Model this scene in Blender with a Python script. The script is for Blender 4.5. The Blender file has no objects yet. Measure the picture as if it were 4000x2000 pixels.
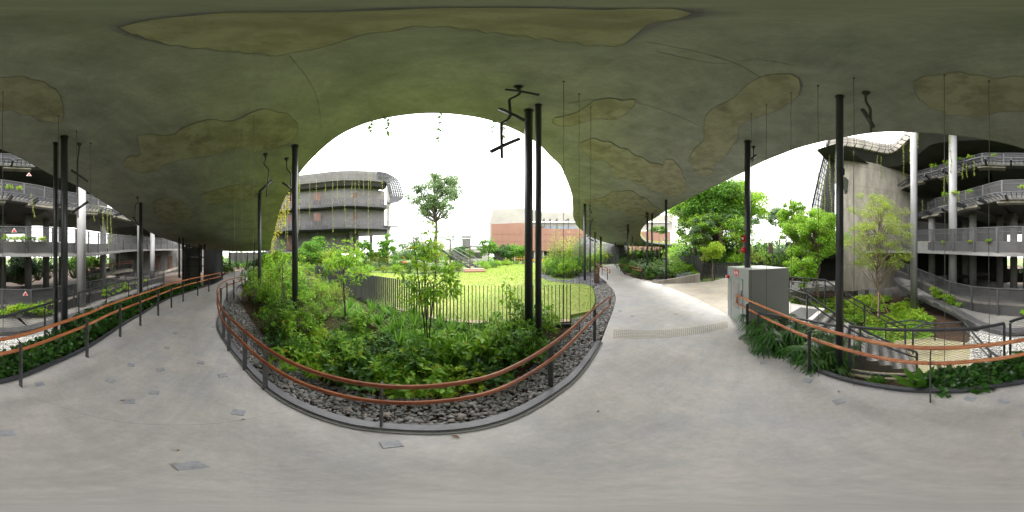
import bpy, math, random
import numpy as np
from mathutils import Vector, Matrix
from mathutils.bvhtree import BVHTree
from mathutils.geometry import delaunay_2d_cdt

random.seed(7)
rng = np.random.default_rng(7)
SC = bpy.context.scene
COL = SC.collection
H = 1.7                                  # eye height above the walkway

# ------------------------------------------------------------------ camera, world, sun, exposure
cam = bpy.data.cameras.new('camera'); cam.type = 'PANO'
try: cam.panorama_type = 'EQUIRECTANGULAR'
except Exception: cam.cycles.panorama_type = 'EQUIRECTANGULAR'
cam.clip_start = 0.02; cam.clip_end = 2000
camo = bpy.data.objects.new('camera', cam); COL.objects.link(camo)
camo.location = (0, 0, H); camo.rotation_euler = (math.radians(90), 0, 0)
SC.camera = camo
SC.view_settings.view_transform = 'Standard'; SC.view_settings.look = 'None'
SC.view_settings.gamma = 1; SC.view_settings.use_curve_mapping = False
SC.view_settings.exposure = 2.4
SC.render.engine = 'CYCLES'
SC.cycles.max_bounces = 9; SC.cycles.diffuse_bounces = 5; SC.cycles.transparent_max_bounces = 24
SC.cycles.use_denoising = True
SC.cycles.caustics_reflective = False; SC.cycles.caustics_refractive = False

SUN_AZ, SUN_EL = 62.0, 48.0              # azimuth clockwise from +Y
w = bpy.data.worlds.new('World'); SC.world = w; w.use_nodes = True
nt = w.node_tree; nt.nodes.clear()
def wn(t, **k):
    n = nt.nodes.new(t)
    for a, b in k.items(): setattr(n, a, b)
    return n
out = wn('ShaderNodeOutputWorld'); bg = wn('ShaderNodeBackground'); bg.inputs[1].default_value = 0.12
sky = wn('ShaderNodeTexSky', sky_type='NISHITA', sun_disc=False)
sky.sun_elevation = math.radians(SUN_EL); sky.sun_rotation = math.radians(SUN_AZ)
sky.air_density = 1.0; sky.dust_density = 2.0
tc = wn('ShaderNodeTexCoord'); no = wn('ShaderNodeTexNoise'); no.inputs['Scale'].default_value = 1.6
no.inputs['Detail'].default_value = 6; no.inputs['Roughness'].default_value = .55
mp = wn('ShaderNodeMapping'); mp.inputs['Scale'].default_value = (1, 1, 2.6); mp.inputs['Location'].default_value = (3.1, .4, .2)
cr = wn('ShaderNodeValToRGB'); cr.color_ramp.elements[0].position = .33; cr.color_ramp.elements[1].position = .56
cr.color_ramp.elements[0].color = (.62, .62, .62, 1)
mx = wn('ShaderNodeMixRGB'); mx.inputs[2].default_value = (8.9, 8.75, 8.4, 1)
L = nt.links.new
L(tc.outputs['Generated'], mp.inputs[0]); L(mp.outputs[0], no.inputs['Vector']); L(no.outputs['Fac'], cr.inputs[0])
L(cr.outputs[0], mx.inputs[0]); L(sky.outputs[0], mx.inputs[1]); L(mx.outputs[0], bg.inputs[0]); L(bg.outputs[0], out.inputs[0])
sun = bpy.data.lights.new('sun', 'SUN'); sun.energy = 1.0; sun.angle = math.radians(10); sun.color = (1, .96, .88)
suno = bpy.data.objects.new('sun', sun); COL.objects.link(suno)
a, e = math.radians(SUN_AZ), math.radians(SUN_EL)
suno.rotation_euler = Vector((math.sin(a) * math.cos(e), math.cos(a) * math.cos(e), math.sin(e))).to_track_quat('Z', 'Y').to_euler()

# ------------------------------------------------------------------ measuring helpers (survey of the place by bearing, elevation and distance)
def az(px): return math.radians((px - 2000) * .09)
def el(py): return math.radians(90 - .09 * py)
def PD(px, d, z=0.0): return np.array([math.sin(az(px)) * d, math.cos(az(px)) * d, z])
def G(px, py, z=0.0):
    return PD(px, (z - H) / math.tan(el(py)), z)
def ZE(py, d): return H + d * math.tan(el(py))
def PE(px, py, d): return PD(px, d, ZE(py, d))

# ------------------------------------------------------------------ object helpers
def tag(o, label=None, cat=None, group=None, kind=None):
    if label: o['label'] = label
    if cat: o['category'] = cat
    if group: o['group'] = group
    if kind: o['kind'] = kind
    return o
def empty(name, loc, label, cat, group=None):
    o = bpy.data.objects.new(name, None); COL.objects.link(o); o.location = Vector([float(v) for v in loc]); o.empty_display_size = .2
    return tag(o, label, cat, group)
def link(name, me, mat=None, parent=None, world=True):
    if mat is not None and not me.materials: me.materials.append(mat)
    o = bpy.data.objects.new(name, me); COL.objects.link(o)
    if parent is not None:
        o.parent = parent
        if world: o.matrix_parent_inverse = parent_world(parent).inverted()
    return o
def parent_world(p):
    m = p.matrix_basis.copy()
    if p.parent is not None: m = parent_world(p.parent) @ p.matrix_parent_inverse @ m
    return m
def copy_tree(o, parent=None):
    c = o.copy(); COL.objects.link(c)
    if parent is not None: c.parent = parent
    for ch in kids.get(o, []): kids.setdefault(c, []).append(copy_tree(ch, c))
    return c
kids = {}

class MB:
    """collects simple solids into one mesh"""
    def __init__(s): s.v = []; s.f = []
    def add(s, vs, fs):
        b = len(s.v); s.v += [tuple(map(float, p)) for p in vs]; s.f += [tuple(i + b for i in f) for f in fs]; return s
    def box(s, c, size, rz=0.0):
        c = np.array(c, float); hx, hy, hz = [q / 2 for q in size]; cs, sn = math.cos(rz), math.sin(rz)
        vs = []
        for z in (-hz, hz):
            for x, y in ((-hx, -hy), (hx, -hy), (hx, hy), (-hx, hy)):
                vs.append((c[0] + x * cs - y * sn, c[1] + x * sn + y * cs, c[2] + z))
        return s.add(vs, [(3, 2, 1, 0), (4, 5, 6, 7), (0, 1, 5, 4), (1, 2, 6, 5), (2, 3, 7, 6), (3, 0, 4, 7)])
    def bar(s, p0, p1, wd, ht, up=(0, 0, 1)):
        p0, p1, up = np.array(p0, float), np.array(p1, float), np.array(up, float)
        d = p1 - p0; d /= (np.linalg.norm(d) + 1e-9)
        sd = np.cross(d, up); n = np.linalg.norm(sd)
        if n < 1e-4: sd = np.cross(d, (1, 0, 0)); n = np.linalg.norm(sd)
        sd /= n; u = np.cross(sd, d)
        q = [(-1, -1), (1, -1), (1, 1), (-1, 1)]
        vs = [p + sd * x * wd / 2 + u * y * ht / 2 for p in (p0, p1) for x, y in q]
        return s.add(vs, [(3, 2, 1, 0), (4, 5, 6, 7), (0, 1, 5, 4), (1, 2, 6, 5), (2, 3, 7, 6), (3, 0, 4, 7)])
    def tube(s, pts, r, n=8, caps=True):
        pts = [np.array(p, float) for p in pts]; m = len(pts)
        rs = r if hasattr(r, '__len__') else [r] * m
        vs = []; prev = None
        for i, p in enumerate(pts):
            t = pts[min(i + 1, m - 1)] - pts[max(i - 1, 0)]; t /= (np.linalg.norm(t) + 1e-9)
            if prev is None:
                ref = np.array((0, 0, 1.0)) if abs(t[2]) < .9 else np.array((1.0, 0, 0))
                x = np.cross(t, ref)
            else: x = prev - t * prev.dot(t)
            x /= (np.linalg.norm(x) + 1e-9); prev = x; y = np.cross(t, x)
            for k in range(n):
                a = 2 * math.pi * k / n; vs.append(p + (x * math.cos(a) + y * math.sin(a)) * rs[i])
        fs = [(i * n + k, i * n + (k + 1) % n, (i + 1) * n + (k + 1) % n, (i + 1) * n + k) for i in range(m - 1) for k in range(n)]
        if caps: fs += [tuple(range(n))[::-1], tuple(range((m - 1) * n, m * n))]
        return s.add(vs, fs)
    def lathe(s, c, prof, n=16):
        vs = []; c = np.array(c, float)
        for r, z in prof:
            for k in range(n):
                a = 2 * math.pi * k / n; vs.append(c + (r * math.cos(a), r * math.sin(a), z))
        m = len(prof)
        fs = [(i * n + k, i * n + (k + 1) % n, (i + 1) * n + (k + 1) % n, (i + 1) * n + k) for i in range(m - 1) for k in range(n)]
        fs += [tuple(range(n))[::-1], tuple(range((m - 1) * n, m * n))]
        return s.add(vs, fs)
    def prism(s, poly, z0, z1):
        n = len(poly); vs = [(p[0], p[1], z0) for p in poly] + [(p[0], p[1], z1) for p in poly]
        tri = delaunay_2d_cdt([Vector((float(p[0]), float(p[1]))) for p in poly], [], [list(range(n))], 1, 1e-5)
        b = len(s.v)
        s.add(vs, [(i, (i + 1) % n, n + (i + 1) % n, n + i) for i in range(n)])
        tv = [(v.x, v.y) for v in tri[0]]
        s.add([(x, y, z1) for x, y in tv], [tuple(f) for f in tri[2]])
        s.add([(x, y, z0) for x, y in tv], [tuple(f)[::-1] for f in tri[2]])
        return s
    def band(s, A, B, ht=None):
        """surface between two equally long 3D polylines; ht adds thickness downwards"""
        A = [np.array(p, float) for p in A]; B = [np.array(p, float) for p in B]; n = len(A)
        fs = [(i, i + 1, n + i + 1, n + i) for i in range(n - 1)]
        if ht is None: return s.add(A + B, fs)
        dz = np.array((0, 0, -ht)); vs = A + B + [p + dz for p in A] + [p + dz for p in B]
        g = list(fs) + [tuple(i + 2 * n for i in f)[::-1] for f in fs]
        g += [(i, 2 * n + i, 2 * n + i + 1, i + 1) for i in range(n - 1)]
        g += [(n + i, n + i + 1, 3 * n + i + 1, 3 * n + i) for i in range(n - 1)]
        g += [(0, n, 3 * n, 2 * n), (n - 1, 3 * n - 1, 4 * n - 1, 2 * n - 1)]
        return s.add(vs, g)
    def build(s, name, mat, parent=None, smooth=False, **k):
        me = bpy.data.meshes.new(name); me.from_pydata(s.v, [], s.f); me.update()
        if smooth: me.polygons.foreach_set('use_smooth', [True] * len(me.polygons))
        o = link(name, me, mat, parent)
        if k: tag(o, **k)
        return o

def npmesh(name, V, T, mat=None, smooth=False):
    """fast triangle or quad mesh from numpy arrays"""
    V = np.asarray(V, np.float32).reshape(-1, 3); T = np.asarray(T, np.int32); k = T.shape[1]
    me = bpy.data.meshes.new(name); me.vertices.add(len(V)); me.vertices.foreach_set('co', V.ravel())
    me.loops.add(T.size); me.loops.foreach_set('vertex_index', T.ravel())
    me.polygons.add(len(T)); me.polygons.foreach_set('loop_start', np.arange(0, T.size, k, dtype=np.int32))
    me.polygons.foreach_set('loop_total', np.full(len(T), k, np.int32))
    if smooth: me.polygons.foreach_set('use_smooth', np.ones(len(T), bool))
    me.update(calc_edges=True); me.validate()
    if mat: me.materials.append(mat)
    return me

def cat(pts, n=6):
    """smooth curve through the points"""
    P = np.array(pts, float); P = np.vstack([2 * P[0] - P[1], P, 2 * P[-1] - P[-2]]); o = []
    for i in range(1, len(P) - 2):
        for t in np.linspace(0, 1, n, endpoint=False):
            a, b, c, d = P[i - 1], P[i], P[i + 1], P[i + 2]
            o.append(.5 * (2 * b + (c - a) * t + (2 * a - 5 * b + 4 * c - d) * t * t + (3 * b - a - 3 * c + d) * t ** 3))
    o.append(P[-2]); return np.array(o)
def resample(P, step):
    P = np.array(P, float); s = np.r_[0, np.cumsum(np.linalg.norm(np.diff(P, axis=0), axis=1))]
    n = max(2, int(round(s[-1] / step)) + 1); t = np.linspace(0, s[-1], n)
    return np.stack([np.interp(t, s, P[:, k]) for k in range(P.shape[1])], 1)
def offset(P, d):
    """shift a polyline sideways in plan (positive: to the left of travel)"""
    P = np.array(P, float); t = np.gradient(P[:, :2], axis=0); t /= (np.linalg.norm(t, axis=1)[:, None] + 1e-9)
    Q = P.copy(); Q[:, 0] -= t[:, 1] * d; Q[:, 1] += t[:, 0] * d; return Q
def inpoly(x, y, poly):
    x = np.asarray(x); y = np.asarray(y); c = np.zeros(x.shape, bool); n = len(poly); j = n - 1
    for i in range(n):
        xi, yi, xj, yj = poly[i][0], poly[i][1], poly[j][0], poly[j][1]
        m = ((yi > y) != (yj > y)) & (x < (xj - xi) * (y - yi) / (yj - yi + 1e-12) + xi); c ^= m; j = i
    return c

# ------------------------------------------------------------------ materials
def mat(name, col, rough=.7, col2=None, scale=3.0, detail=6, bump=0.0, bscale=None, metal=0.0, spec=.5, contrast=(.35, .65), stretch=None, col3=None, scale3=.5, c3=(.5, .7)):
    m = bpy.data.materials.new(name); m.use_nodes = True; t = m.node_tree; b = t.nodes['Principled BSDF']
    b.inputs['Roughness'].default_value = rough; b.inputs['Metallic'].default_value = metal
    b.inputs['Base Color'].default_value = (*col, 1); b.inputs['Specular IOR Level'].default_value = spec
    tc = t.nodes.new('ShaderNodeTexCoord'); src = tc.outputs['Object']
    if stretch:
        mp = t.nodes.new('ShaderNodeMapping'); mp.inputs['Scale'].default_value = stretch; t.links.new(src, mp.inputs[0]); src = mp.outputs[0]
    def noise(sc, dt=detail):
        n = t.nodes.new('ShaderNodeTexNoise'); n.inputs['Scale'].default_value = sc; n.inputs['Detail'].default_value = dt
        n.inputs['Roughness'].default_value = .62; t.links.new(src, n.inputs['Vector']); return n
    def ramp(n, c):
        r = t.nodes.new('ShaderNodeMapRange'); r.inputs[1].default_value = c[0]; r.inputs[2].default_value = c[1]
        t.links.new(n.outputs['Fac'], r.inputs[0]); return r
    if col2:
        r = ramp(noise(scale), contrast); x = t.nodes.new('ShaderNodeMixRGB'); x.inputs[1].default_value = (*col, 1); x.inputs[2].default_value = (*col2, 1)
        t.links.new(r.outputs[0], x.inputs[0]); last = x
        if col3:
            r = ramp(noise(scale3), c3); y = t.nodes.new('ShaderNodeMixRGB'); y.inputs[2].default_value = (*col3, 1)
            t.links.new(r.outputs[0], y.inputs[0]); t.links.new(x.outputs[0], y.inputs[1]); last = y
        t.links.new(last.outputs[0], b.inputs['Base Color'])
    if bump:
        bn = t.nodes.new('ShaderNodeBump'); bn.inputs['Strength'].default_value = bump; bn.inputs['Distance'].default_value = .02
        t.links.new(noise(bscale or scale * 6).outputs['Fac'], bn.inputs['Height']); t.links.new(bn.outputs[0], b.inputs['Normal'])
    return m
def leafmat(name, c1, c2, c3=None, p3=.93, trans=.42, rough=.45, spec=.3):
    """leaf colour varies from leaf to leaf"""
    m = bpy.data.materials.new(name); m.use_nodes = True; t = m.node_tree; b = t.nodes['Principled BSDF']; o = t.nodes['Material Output']
    b.inputs['Roughness'].default_value = rough; b.inputs['Specular IOR Level'].default_value = spec
    g = t.nodes.new('ShaderNodeNewGeometry'); r = t.nodes.new('ShaderNodeValToRGB'); cr = r.color_ramp
    cr.elements[0].color = (*c1, 1); cr.elements[1].color = (*c2, 1); cr.elements[1].position = .85
    if c3:
        q = cr.elements.new(p3); q.color = (*c2, 1); q = cr.elements.new(min(.995, p3 + .02)); q.color = (*c3, 1)
    t.links.new(g.outputs['Random Per Island'], r.inputs[0]); t.links.new(r.outputs[0], b.inputs['Base Color'])
    tr = t.nodes.new('ShaderNodeBsdfTranslucent'); hs = t.nodes.new('ShaderNodeHueSaturation'); hs.inputs['Value'].default_value = 1.5; hs.inputs['Hue'].default_value = .485
    t.links.new(r.outputs[0], hs.inputs['Color']); t.links.new(hs.outputs[0], tr.inputs[0])
    mx = t.nodes.new('ShaderNodeMixShader'); mx.inputs[0].default_value = trans
    t.links.new(b.outputs[0], mx.inputs[1]); t.links.new(tr.outputs[0], mx.inputs[2]); t.links.new(mx.outputs[0], o.inputs[0])
    return m
def meshmat(name, col, open_=.55):
    m = bpy.data.materials.new(name); m.use_nodes = True; t = m.node_tree; b = t.nodes['Principled BSDF']; o = t.nodes['Material Output']
    b.inputs['Base Color'].default_value = (*col, 1); b.inputs['Roughness'].default_value = .5
    tr = t.nodes.new('ShaderNodeBsdfTransparent'); mx = t.nodes.new('ShaderNodeMixShader'); mx.inputs[0].default_value = open_
    t.links.new(b.outputs[0], mx.inputs[1]); t.links.new(tr.outputs[0], mx.inputs[2]); t.links.new(mx.outputs[0], o.inputs[0]); return m
def islandmat(name, cols, rough=.7, bump=.3, bscale=30):
    m = bpy.data.materials.new(name); m.use_nodes = True; t = m.node_tree; b = t.nodes['Principled BSDF']
    b.inputs['Roughness'].default_value = rough
    g = t.nodes.new('ShaderNodeNewGeometry'); r = t.nodes.new('ShaderNodeValToRGB'); cr = r.color_ramp
    cr.elements[0].color = (*cols[0], 1); cr.elements[1].color = (*cols[-1], 1)
    for i, c in enumerate(cols[1:-1]): q = cr.elements.new((i + 1) / (len(cols) - 1)); q.color = (*c, 1)
    t.links.new(g.outputs['Random Per Island'], r.inputs[0]); t.links.new(r.outputs[0], b.inputs['Base Color'])
    return m

M = {}
M['path'] = mat('path_concrete', (.475, .45, .435), .55, (.385, .38, .40), 1.3, 10, .15, 14, contrast=(.40, .62), col3=(.40, .375, .36), scale3=.6, c3=(.46, .64))
def pathdetail(m):
    t = m.node_tree; b = t.nodes['Principled BSDF']; src = b.inputs['Base Color'].links[0].from_socket; tc = t.nodes.new('ShaderNodeTexCoord'); last = src
    for sc, st_, lo, hi in ((22, (1, 1, 1), .94, 1.06), (2.6, (.35, 2.6, 1), .94, 1.06), (3.0, (2.4, .4, 1), .96, 1.05), (5.5, (1, 1, 1), .94, 1.05)):
        mp = t.nodes.new('ShaderNodeMapping'); mp.inputs['Scale'].default_value = st_; mp.inputs['Rotation'].default_value = (0, 0, .5 * sc); t.links.new(tc.outputs['Object'], mp.inputs[0])
        n = t.nodes.new('ShaderNodeTexNoise'); n.inputs['Scale'].default_value = sc; n.inputs['Detail'].default_value = 8; n.inputs['Roughness'].default_value = .7; t.links.new(mp.outputs[0], n.inputs['Vector'])
        r = t.nodes.new('ShaderNodeMapRange'); r.inputs[1].default_value = .36; r.inputs[2].default_value = .64; r.inputs[3].default_value = lo; r.inputs[4].default_value = hi; t.links.new(n.outputs['Fac'], r.inputs[0])
        x = t.nodes.new('ShaderNodeMixRGB'); x.blend_type = 'MULTIPLY'; x.inputs[0].default_value = 1; t.links.new(last, x.inputs[1]); t.links.new(r.outputs[0], x.inputs[2]); last = x.outputs[0]
    t.links.new(last, b.inputs['Base Color'])
M['path_tan'] = mat('tan_path_concrete', (.37, .325, .26), .65, (.30, .27, .225), 1.2, 8, .12, 14, contrast=(.38, .62))
pathdetail(M['path']); pathdetail(M['path_tan'])
M['soffit'] = mat('soffit_concrete', (.325, .32, .32), .8, (.225, .23, .225), 1.1, 11, .5, 3.5, contrast=(.40, .62), col3=(.36, .35, .32), scale3=.35, c3=(.5, .7))
pathdetail(M['soffit'])
M['patch'] = mat('rough_patch', (.35, .325, .265), .9, (.265, .24, .19), 2.6, 12, 1.0, 7, contrast=(.42, .58), col3=(.20, .185, .15), scale3=1.3, c3=(.56, .66))
M['black'] = mat('black_steel', (.028, .030, .036), .36, (.042, .044, .052), 12, 4)
M['steel'] = mat('dark_grey_steel', (.05, .05, .056), .45, (.075, .075, .08), 9, 4)
M['kerb'] = mat('kerb_steel', (.13, .13, .15), .38, (.19, .19, .21), 6, 5)
M['wood'] = mat('rail_timber', (.29, .085, .026), .34, (.17, .038, .012), 3.5, 7, .08, 40, contrast=(.35, .65), col3=(.32, .10, .035), scale3=1.6, c3=(.5, .68))
M['wood_lit'] = mat('lit_rail_timber', (.46, .17, .065), .36, (.33, .095, .035), 3.5, 7, .08, 40, contrast=(.35, .65), col3=(.55, .25, .11), scale3=1.6, c3=(.5, .68))  # brighter rail timber: light falling on the back rail put into its colour
M['conc'] = mat('grey_concrete', (.235, .23, .225), .8, (.17, .17, .17), 1.6, 8, .3, 12, col3=(.12, .12, .115), scale3=.7, c3=(.55, .72))
M['concpale'] = mat('pale_concrete', (.34, .31, .265), .8, (.23, .21, .18), 1.6, 10, .5, 10, contrast=(.42, .6), stretch=(1, 1, .25), col3=(.13, .125, .11), scale3=1.5, c3=(.55, .75))
M['bldg'] = mat('building_concrete', (.17, .165, .155), .85, (.09, .088, .085), 1.0, 7, .2, 8)
M['bldgdark'] = mat('dark_interior', (.045, .044, .04), .9, (.03, .03, .028), .8, 4)  # near-black stands in for shade inside the storeys and under roofs
M['colw'] = mat('column_white', (.27, .27, .28), .6, (.21, .21, .22), 2.0, 5, .05, 20, stretch=(1, 1, .4))
M['far_wall'] = mat('far_wall_render', (.16, .155, .15), .8, (.12, .118, .115), .6, 5)
M['brown'] = mat('brown_door', (.11, .055, .038), .6, (.08, .04, .03), 2, 4)
M['terra'] = mat('terracotta_cladding', (.27, .145, .105), .8, (.245, .13, .095), .25, 4)
M['terrajoint'] = mat('cladding_joint', (.25, .11, .08), .8)
M['cream'] = mat('cream_render', (.36, .345, .315), .8, (.31, .295, .27), .3, 4)
M['soil'] = mat('soil', (.035, .021, .012), .95, (.07, .036, .018), 4, 8, .6, 20)
M['lawn'] = mat('lawn_ground', (.17, .26, .04), .9, (.27, .29, .08), .7, 8, .3, 60, contrast=(.3, .7))
M['field'] = mat('far_ground', (.07, .13, .02), .95, (.13, .17, .05), .3, 5)
M['algae'] = mat('algae_concrete', (.25, .235, .12), .8, (.30, .27, .20), 1.2, 7, .1, 12)
M['coping'] = mat('tan_coping', (.46, .34, .25), .8, (.38, .27, .19), 2.5, 6, .1, 20)
M['cabinet'] = mat('cabinet_paint', (.33, .345, .335), .55, (.30, .315, .305), 1.5, 5)
M['cabdoor'] = mat('cabinet_door_paint', (.29, .32, .30), .5, (.27, .30, .28), 1.5, 5)
M['glass'] = mat('window_glass', (.16, .15, .14), .12, (.22, .20, .18), 1.5, 3)
M['bluewin'] = mat('far_window', (.16, .20, .26), .2)
M['red'] = mat('red_paint', (.50, .015, .025), .35); M['white'] = mat('white_print', (.8, .8, .8), .5)
M['blue'] = mat('blue_print', (.05, .16, .45), .5)
M['sign'] = mat('brown_sign_paint', (.075, .04, .028), .5, (.06, .033, .024), 5, 4); M['signtext'] = mat('tan_lettering', (.55, .38, .16), .5)
M['box'] = mat('grey_plastic', (.22, .24, .22), .5)
M['yellow'] = mat('yellow_paint', (.75, .45, .03), .5)
M['mesh'] = meshmat('fine_metal_mesh', (.05, .05, .056), .40)
M['meshdark'] = meshmat('dark_metal_mesh', (.03, .03, .033), .2)
M['bark'] = mat('bark', (.13, .095, .065), .9, (.20, .16, .12), 6, 6, .6, 30, stretch=(1, 1, .3))
M['barkdark'] = mat('dark_bark', (.05, .04, .032), .9, (.08, .065, .05), 6, 6, .5, 30)
M['stake'] = mat('timber_stake', (.42, .30, .19), .8, (.33, .23, .14), 4, 4)
M['stem'] = mat('green_stem', (.10, .13, .05), .7)
M['wire'] = mat('climbing_wire', (.10, .10, .08), .6, (.05, .05, .035), 14, 3)
M['tactile'] = mat('tactile_studs', (.47, .435, .37), .5); M['inlay'] = mat('stone_inlay', (.38, .385, .42), .6, (.27, .28, .31), 14, 6, .3, 60)
M['rocks'] = islandmat('grey_stone', [(.10, .10, .105), (.24, .24, .245), (.16, .155, .15), (.34, .33, .32), (.19, .19, .20), (.28, .24, .21)], .75)
M['rocksdark'] = islandmat('blue_grey_stone', [(.06, .062, .075), (.13, .132, .15), (.20, .205, .225)], .75)
M['rockswhite'] = islandmat('white_stone', [(.35, .35, .34), (.6, .6, .58), (.48, .48, .46)], .8)
M['lf_mid'] = leafmat('leaf_mid_green', (.035, .115, .012), (.13, .29, .03))
M['lf_bright'] = leafmat('leaf_bright_green', (.09, .24, .018), (.27, .47, .04), (.42, .36, .03), .965)
M['lf_lime'] = leafmat('leaf_lime', (.18, .34, .02), (.38, .52, .05))
M['lf_dark'] = leafmat('leaf_dark_green', (.015, .06, .010), (.055, .15, .02), trans=.22)
M['lf_deep'] = leafmat('leaf_deep_glossy', (.014, .055, .012), (.045, .13, .02), trans=.15, rough=.3, spec=.5)
M['lf_grey'] = leafmat('leaf_grey_green', (.07, .13, .06), (.15, .23, .11))
M['lf_olive'] = leafmat('leaf_olive', (.12, .20, .025), (.28, .36, .06))
M['lf_yellow'] = leafmat('leaf_yellow', (.30, .34, .03), (.50, .46, .05))
M['lf_frond'] = leafmat('palm_frond_green', (.03, .085, .025), (.09, .17, .05), trans=.2)
M['lf_dry'] = leafmat('dry_frond', (.20, .13, .08), (.34, .24, .16), trans=.2)
M['lf_strap'] = leafmat('strap_leaf', (.06, .19, .02), (.20, .40, .06))
M['lf_lawn'] = leafmat('lawn_blade', (.17, .27, .035), (.27, .36, .08), trans=.3)
M['lf_vine'] = leafmat('vine_leaf', (.14, .22, .03), (.32, .36, .08))
M['lf_red'] = leafmat('red_flower', (.5, .02, .02), (.6, .06, .03))
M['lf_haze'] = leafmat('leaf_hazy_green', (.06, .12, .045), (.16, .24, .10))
# ------------------------------------------------------------------ ground, walkway, beds
def struct(o): o['kind'] = 'structure'; return o
R_ = 400
gm = MB(); gm.add([(-R_, -R_, -2.6), (R_, -R_, -2.6), (R_, R_, -2.6), (-R_, R_, -2.6)], [(0, 1, 2, 3)])
struct(gm.build('ground', M['field']))
# kerb side (garden) edge and back edge of the walkway
front = [(947, 1105), (900, 1141), (873, 1200), (850, 1267), (891, 1348), (951, 1424), (1015, 1492), (1103, 1560), (1204, 1610), (1305, 1646), (1406, 1669), (1502, 1680), (1601, 1686), (1701, 1688), (1802, 1681), (1903, 1663), (2004, 1631), (2105, 1580), (2175, 1535), (2256, 1469), (2347, 1338)]
F0 = cat([G(*p) for p in front], 5)
gravel_edge = [(2347, 1338), (2370, 1278), (2400, 1196), (2405, 1154), (2392, 1125), (2371, 1107), (2349, 1088), (2342, 1076), (2337, 1062), (2340, 1048), (2352, 1039), (2385, 1033), (2417, 1030)]
F1 = cat([G(*p) for p in gravel_edge], 4)
back = [(3006, 1356), (3100, 1408), (3175, 1447), (3286, 1487), (3426, 1517), (3566, 1534), (3652, 1537), (3752, 1536), (3892, 1517), (4000, 1501), (4088, 1478), (4200, 1431), (4326, 1373), (4457, 1289), (4540, 1238), (4661, 1168), (4764, 1133), (4838, 1109), (4872, 1092)]
B0 = cat([G(*p) for p in back], 5)
cabA, cabB, cabC = G(2842, 1227), G(2924, 1296), PD(3081, 4.0)
cabD = cabA + cabC - cabB
wedge = [G(2503, 1092), G(2540, 1101), G(2572, 1107), G(2655, 1107), G(2735, 1103)]
pathpoly = [tuple(p[:2]) for p in F0] + [tuple(p[:2]) for p in F1[1:]]
pathpoly += [tuple(G(*p)[:2]) for p in [(2421, 1042), (2423, 1053), (2440, 1072), (2470, 1083)]] + [tuple(p[:2]) for p in wedge]
pathpoly += [tuple(G(*p)[:2]) for p in [(2786, 1098), (2837, 1084), (2860, 1078)]] + [tuple(PD(2950, 12)[:2]), tuple(PD(3040, 8)[:2]), tuple(PD(3090, 5.7)[:2]), tuple(PD(3223, 5.1)[:2]), tuple(PD(3152, 3.79)[:2]), tuple((cabC + (cabC - cabB) * .02)[:2]), tuple(cabB[:2]), tuple(G(2938, 1321)[:2])]
pathpoly += [tuple(p[:2]) for p in B0] + [tuple(G(868, 1080)[:2]), tuple(G(905, 1062)[:2]), tuple(G(960, 1055)[:2]), tuple(G(975, 1080)[:2])]
pm = MB(); pm.prism(pathpoly, -.6, 0)
walk = struct(pm.build('walkway', M['path']))
# garden plateau in front of the walkway, up to the horizon
plat = [(-60, .2), (-13, .4)] + [tuple(offset([p, q], -.0)[0][:2]) for p, q in zip(F0[:-1], F0[1:])]
gp = [(-90, -2)] + [tuple(p[:2]) for p in F0] + [tuple(p[:2]) for p in F1] + [tuple(G(2421, 1053)[:2]), tuple(G(2503, 1092)[:2]), tuple(G(2735, 1103)[:2]), tuple(G(2837, 1084)[:2]), tuple(PD(2950, 12)[:2]), tuple(PD(3040, 14)[:2]), tuple(PD(3060, 60)[:2]), (300, 20), (300, 300), (-300, 300), (-300, -2)]
bm_ = MB(); bm_.prism(gp, -2.7, -.10); struct(bm_.build('garden_ground', M['field']))
bs_ = [tuple(G(*q)[:2]) for q in [(947, 1105), (900, 1141), (873, 1200), (862, 1267), (895, 1345), (955, 1420), (1018, 1488), (1105, 1555), (1205, 1605), (1305, 1640), (1406, 1662), (1502, 1673), (1701, 1680), (1903, 1655), (2004, 1623), (2105, 1572), (2256, 1462), (2345, 1338), (2368, 1278), (2398, 1196), (2340, 1190), (2231, 1262), (2105, 1266), (1953, 1270), (1777, 1262), (1588, 1224), (1477, 1191), (1371, 1152), (1240, 1092), (1180, 1075), (1100, 1090)]]
struct(MB().prism(bs_, -.3, -.094).build('bed_soil', M['soil']))
# lower court on the building side
lower = [tuple(p[:2]) for p in offset(B0, -.0)[::-1]] + [tuple(cabC[:2]), tuple(PD(3090, 5.7)[:2]), tuple(PD(3040, 8)[:2]), tuple(PD(2950, 14)[:2]), (60, 8), (60, -60), (-60, -60), (-60, -4)]
lm = MB(); lm.prism([tuple(G(*p, z=-1.9)[:2]) for p in []] or [(60, 6), (60, -60), (-60, -60), (-60, -3), (-12, -1.2), (-3, -1), (0, -.9), (2.2, -.5), (3, .2), (9, 3)], -2.65, -1.9)
struct(lm.build('lower_court_ground', M['soil']))

# steel edging along the kerb and round the back edge, as sheets standing just above the concrete
def edging(P, name, w_, z0, z1, m, out_=1):
    P = resample(P, .14); A = P.copy(); A[:, 2] = z1; B = offset(A, w_ * out_); B[:, 2] = z1
    return struct(MB().band(A, B, z1 - z0).build(name, m))
edging(F0, 'kerb_edging', .075, -.12, .045, M['kerb'])
struct(MB().band(*(lambda A: (A, offset(A, -.035)))(np.c_[resample(F0, .14)[:, :2], np.full(len(resample(F0, .14)), .018)]), .05).build('kerb_lip', M['conc']))
edging(B0, 'back_edging', .055, -.12, .05, M['black'])

tan_ = [tuple(G(*q)[:2]) for q in [(2575, 1109), (2640, 1132), (2720, 1165), (2800, 1205), (2838, 1226), (2843, 1150), (2840, 1088), (2786, 1100), (2735, 1106), (2655, 1110)]]
struct(MB().prism(tan_, -.05, .004).build('side_path', M['path_tan']))
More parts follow.
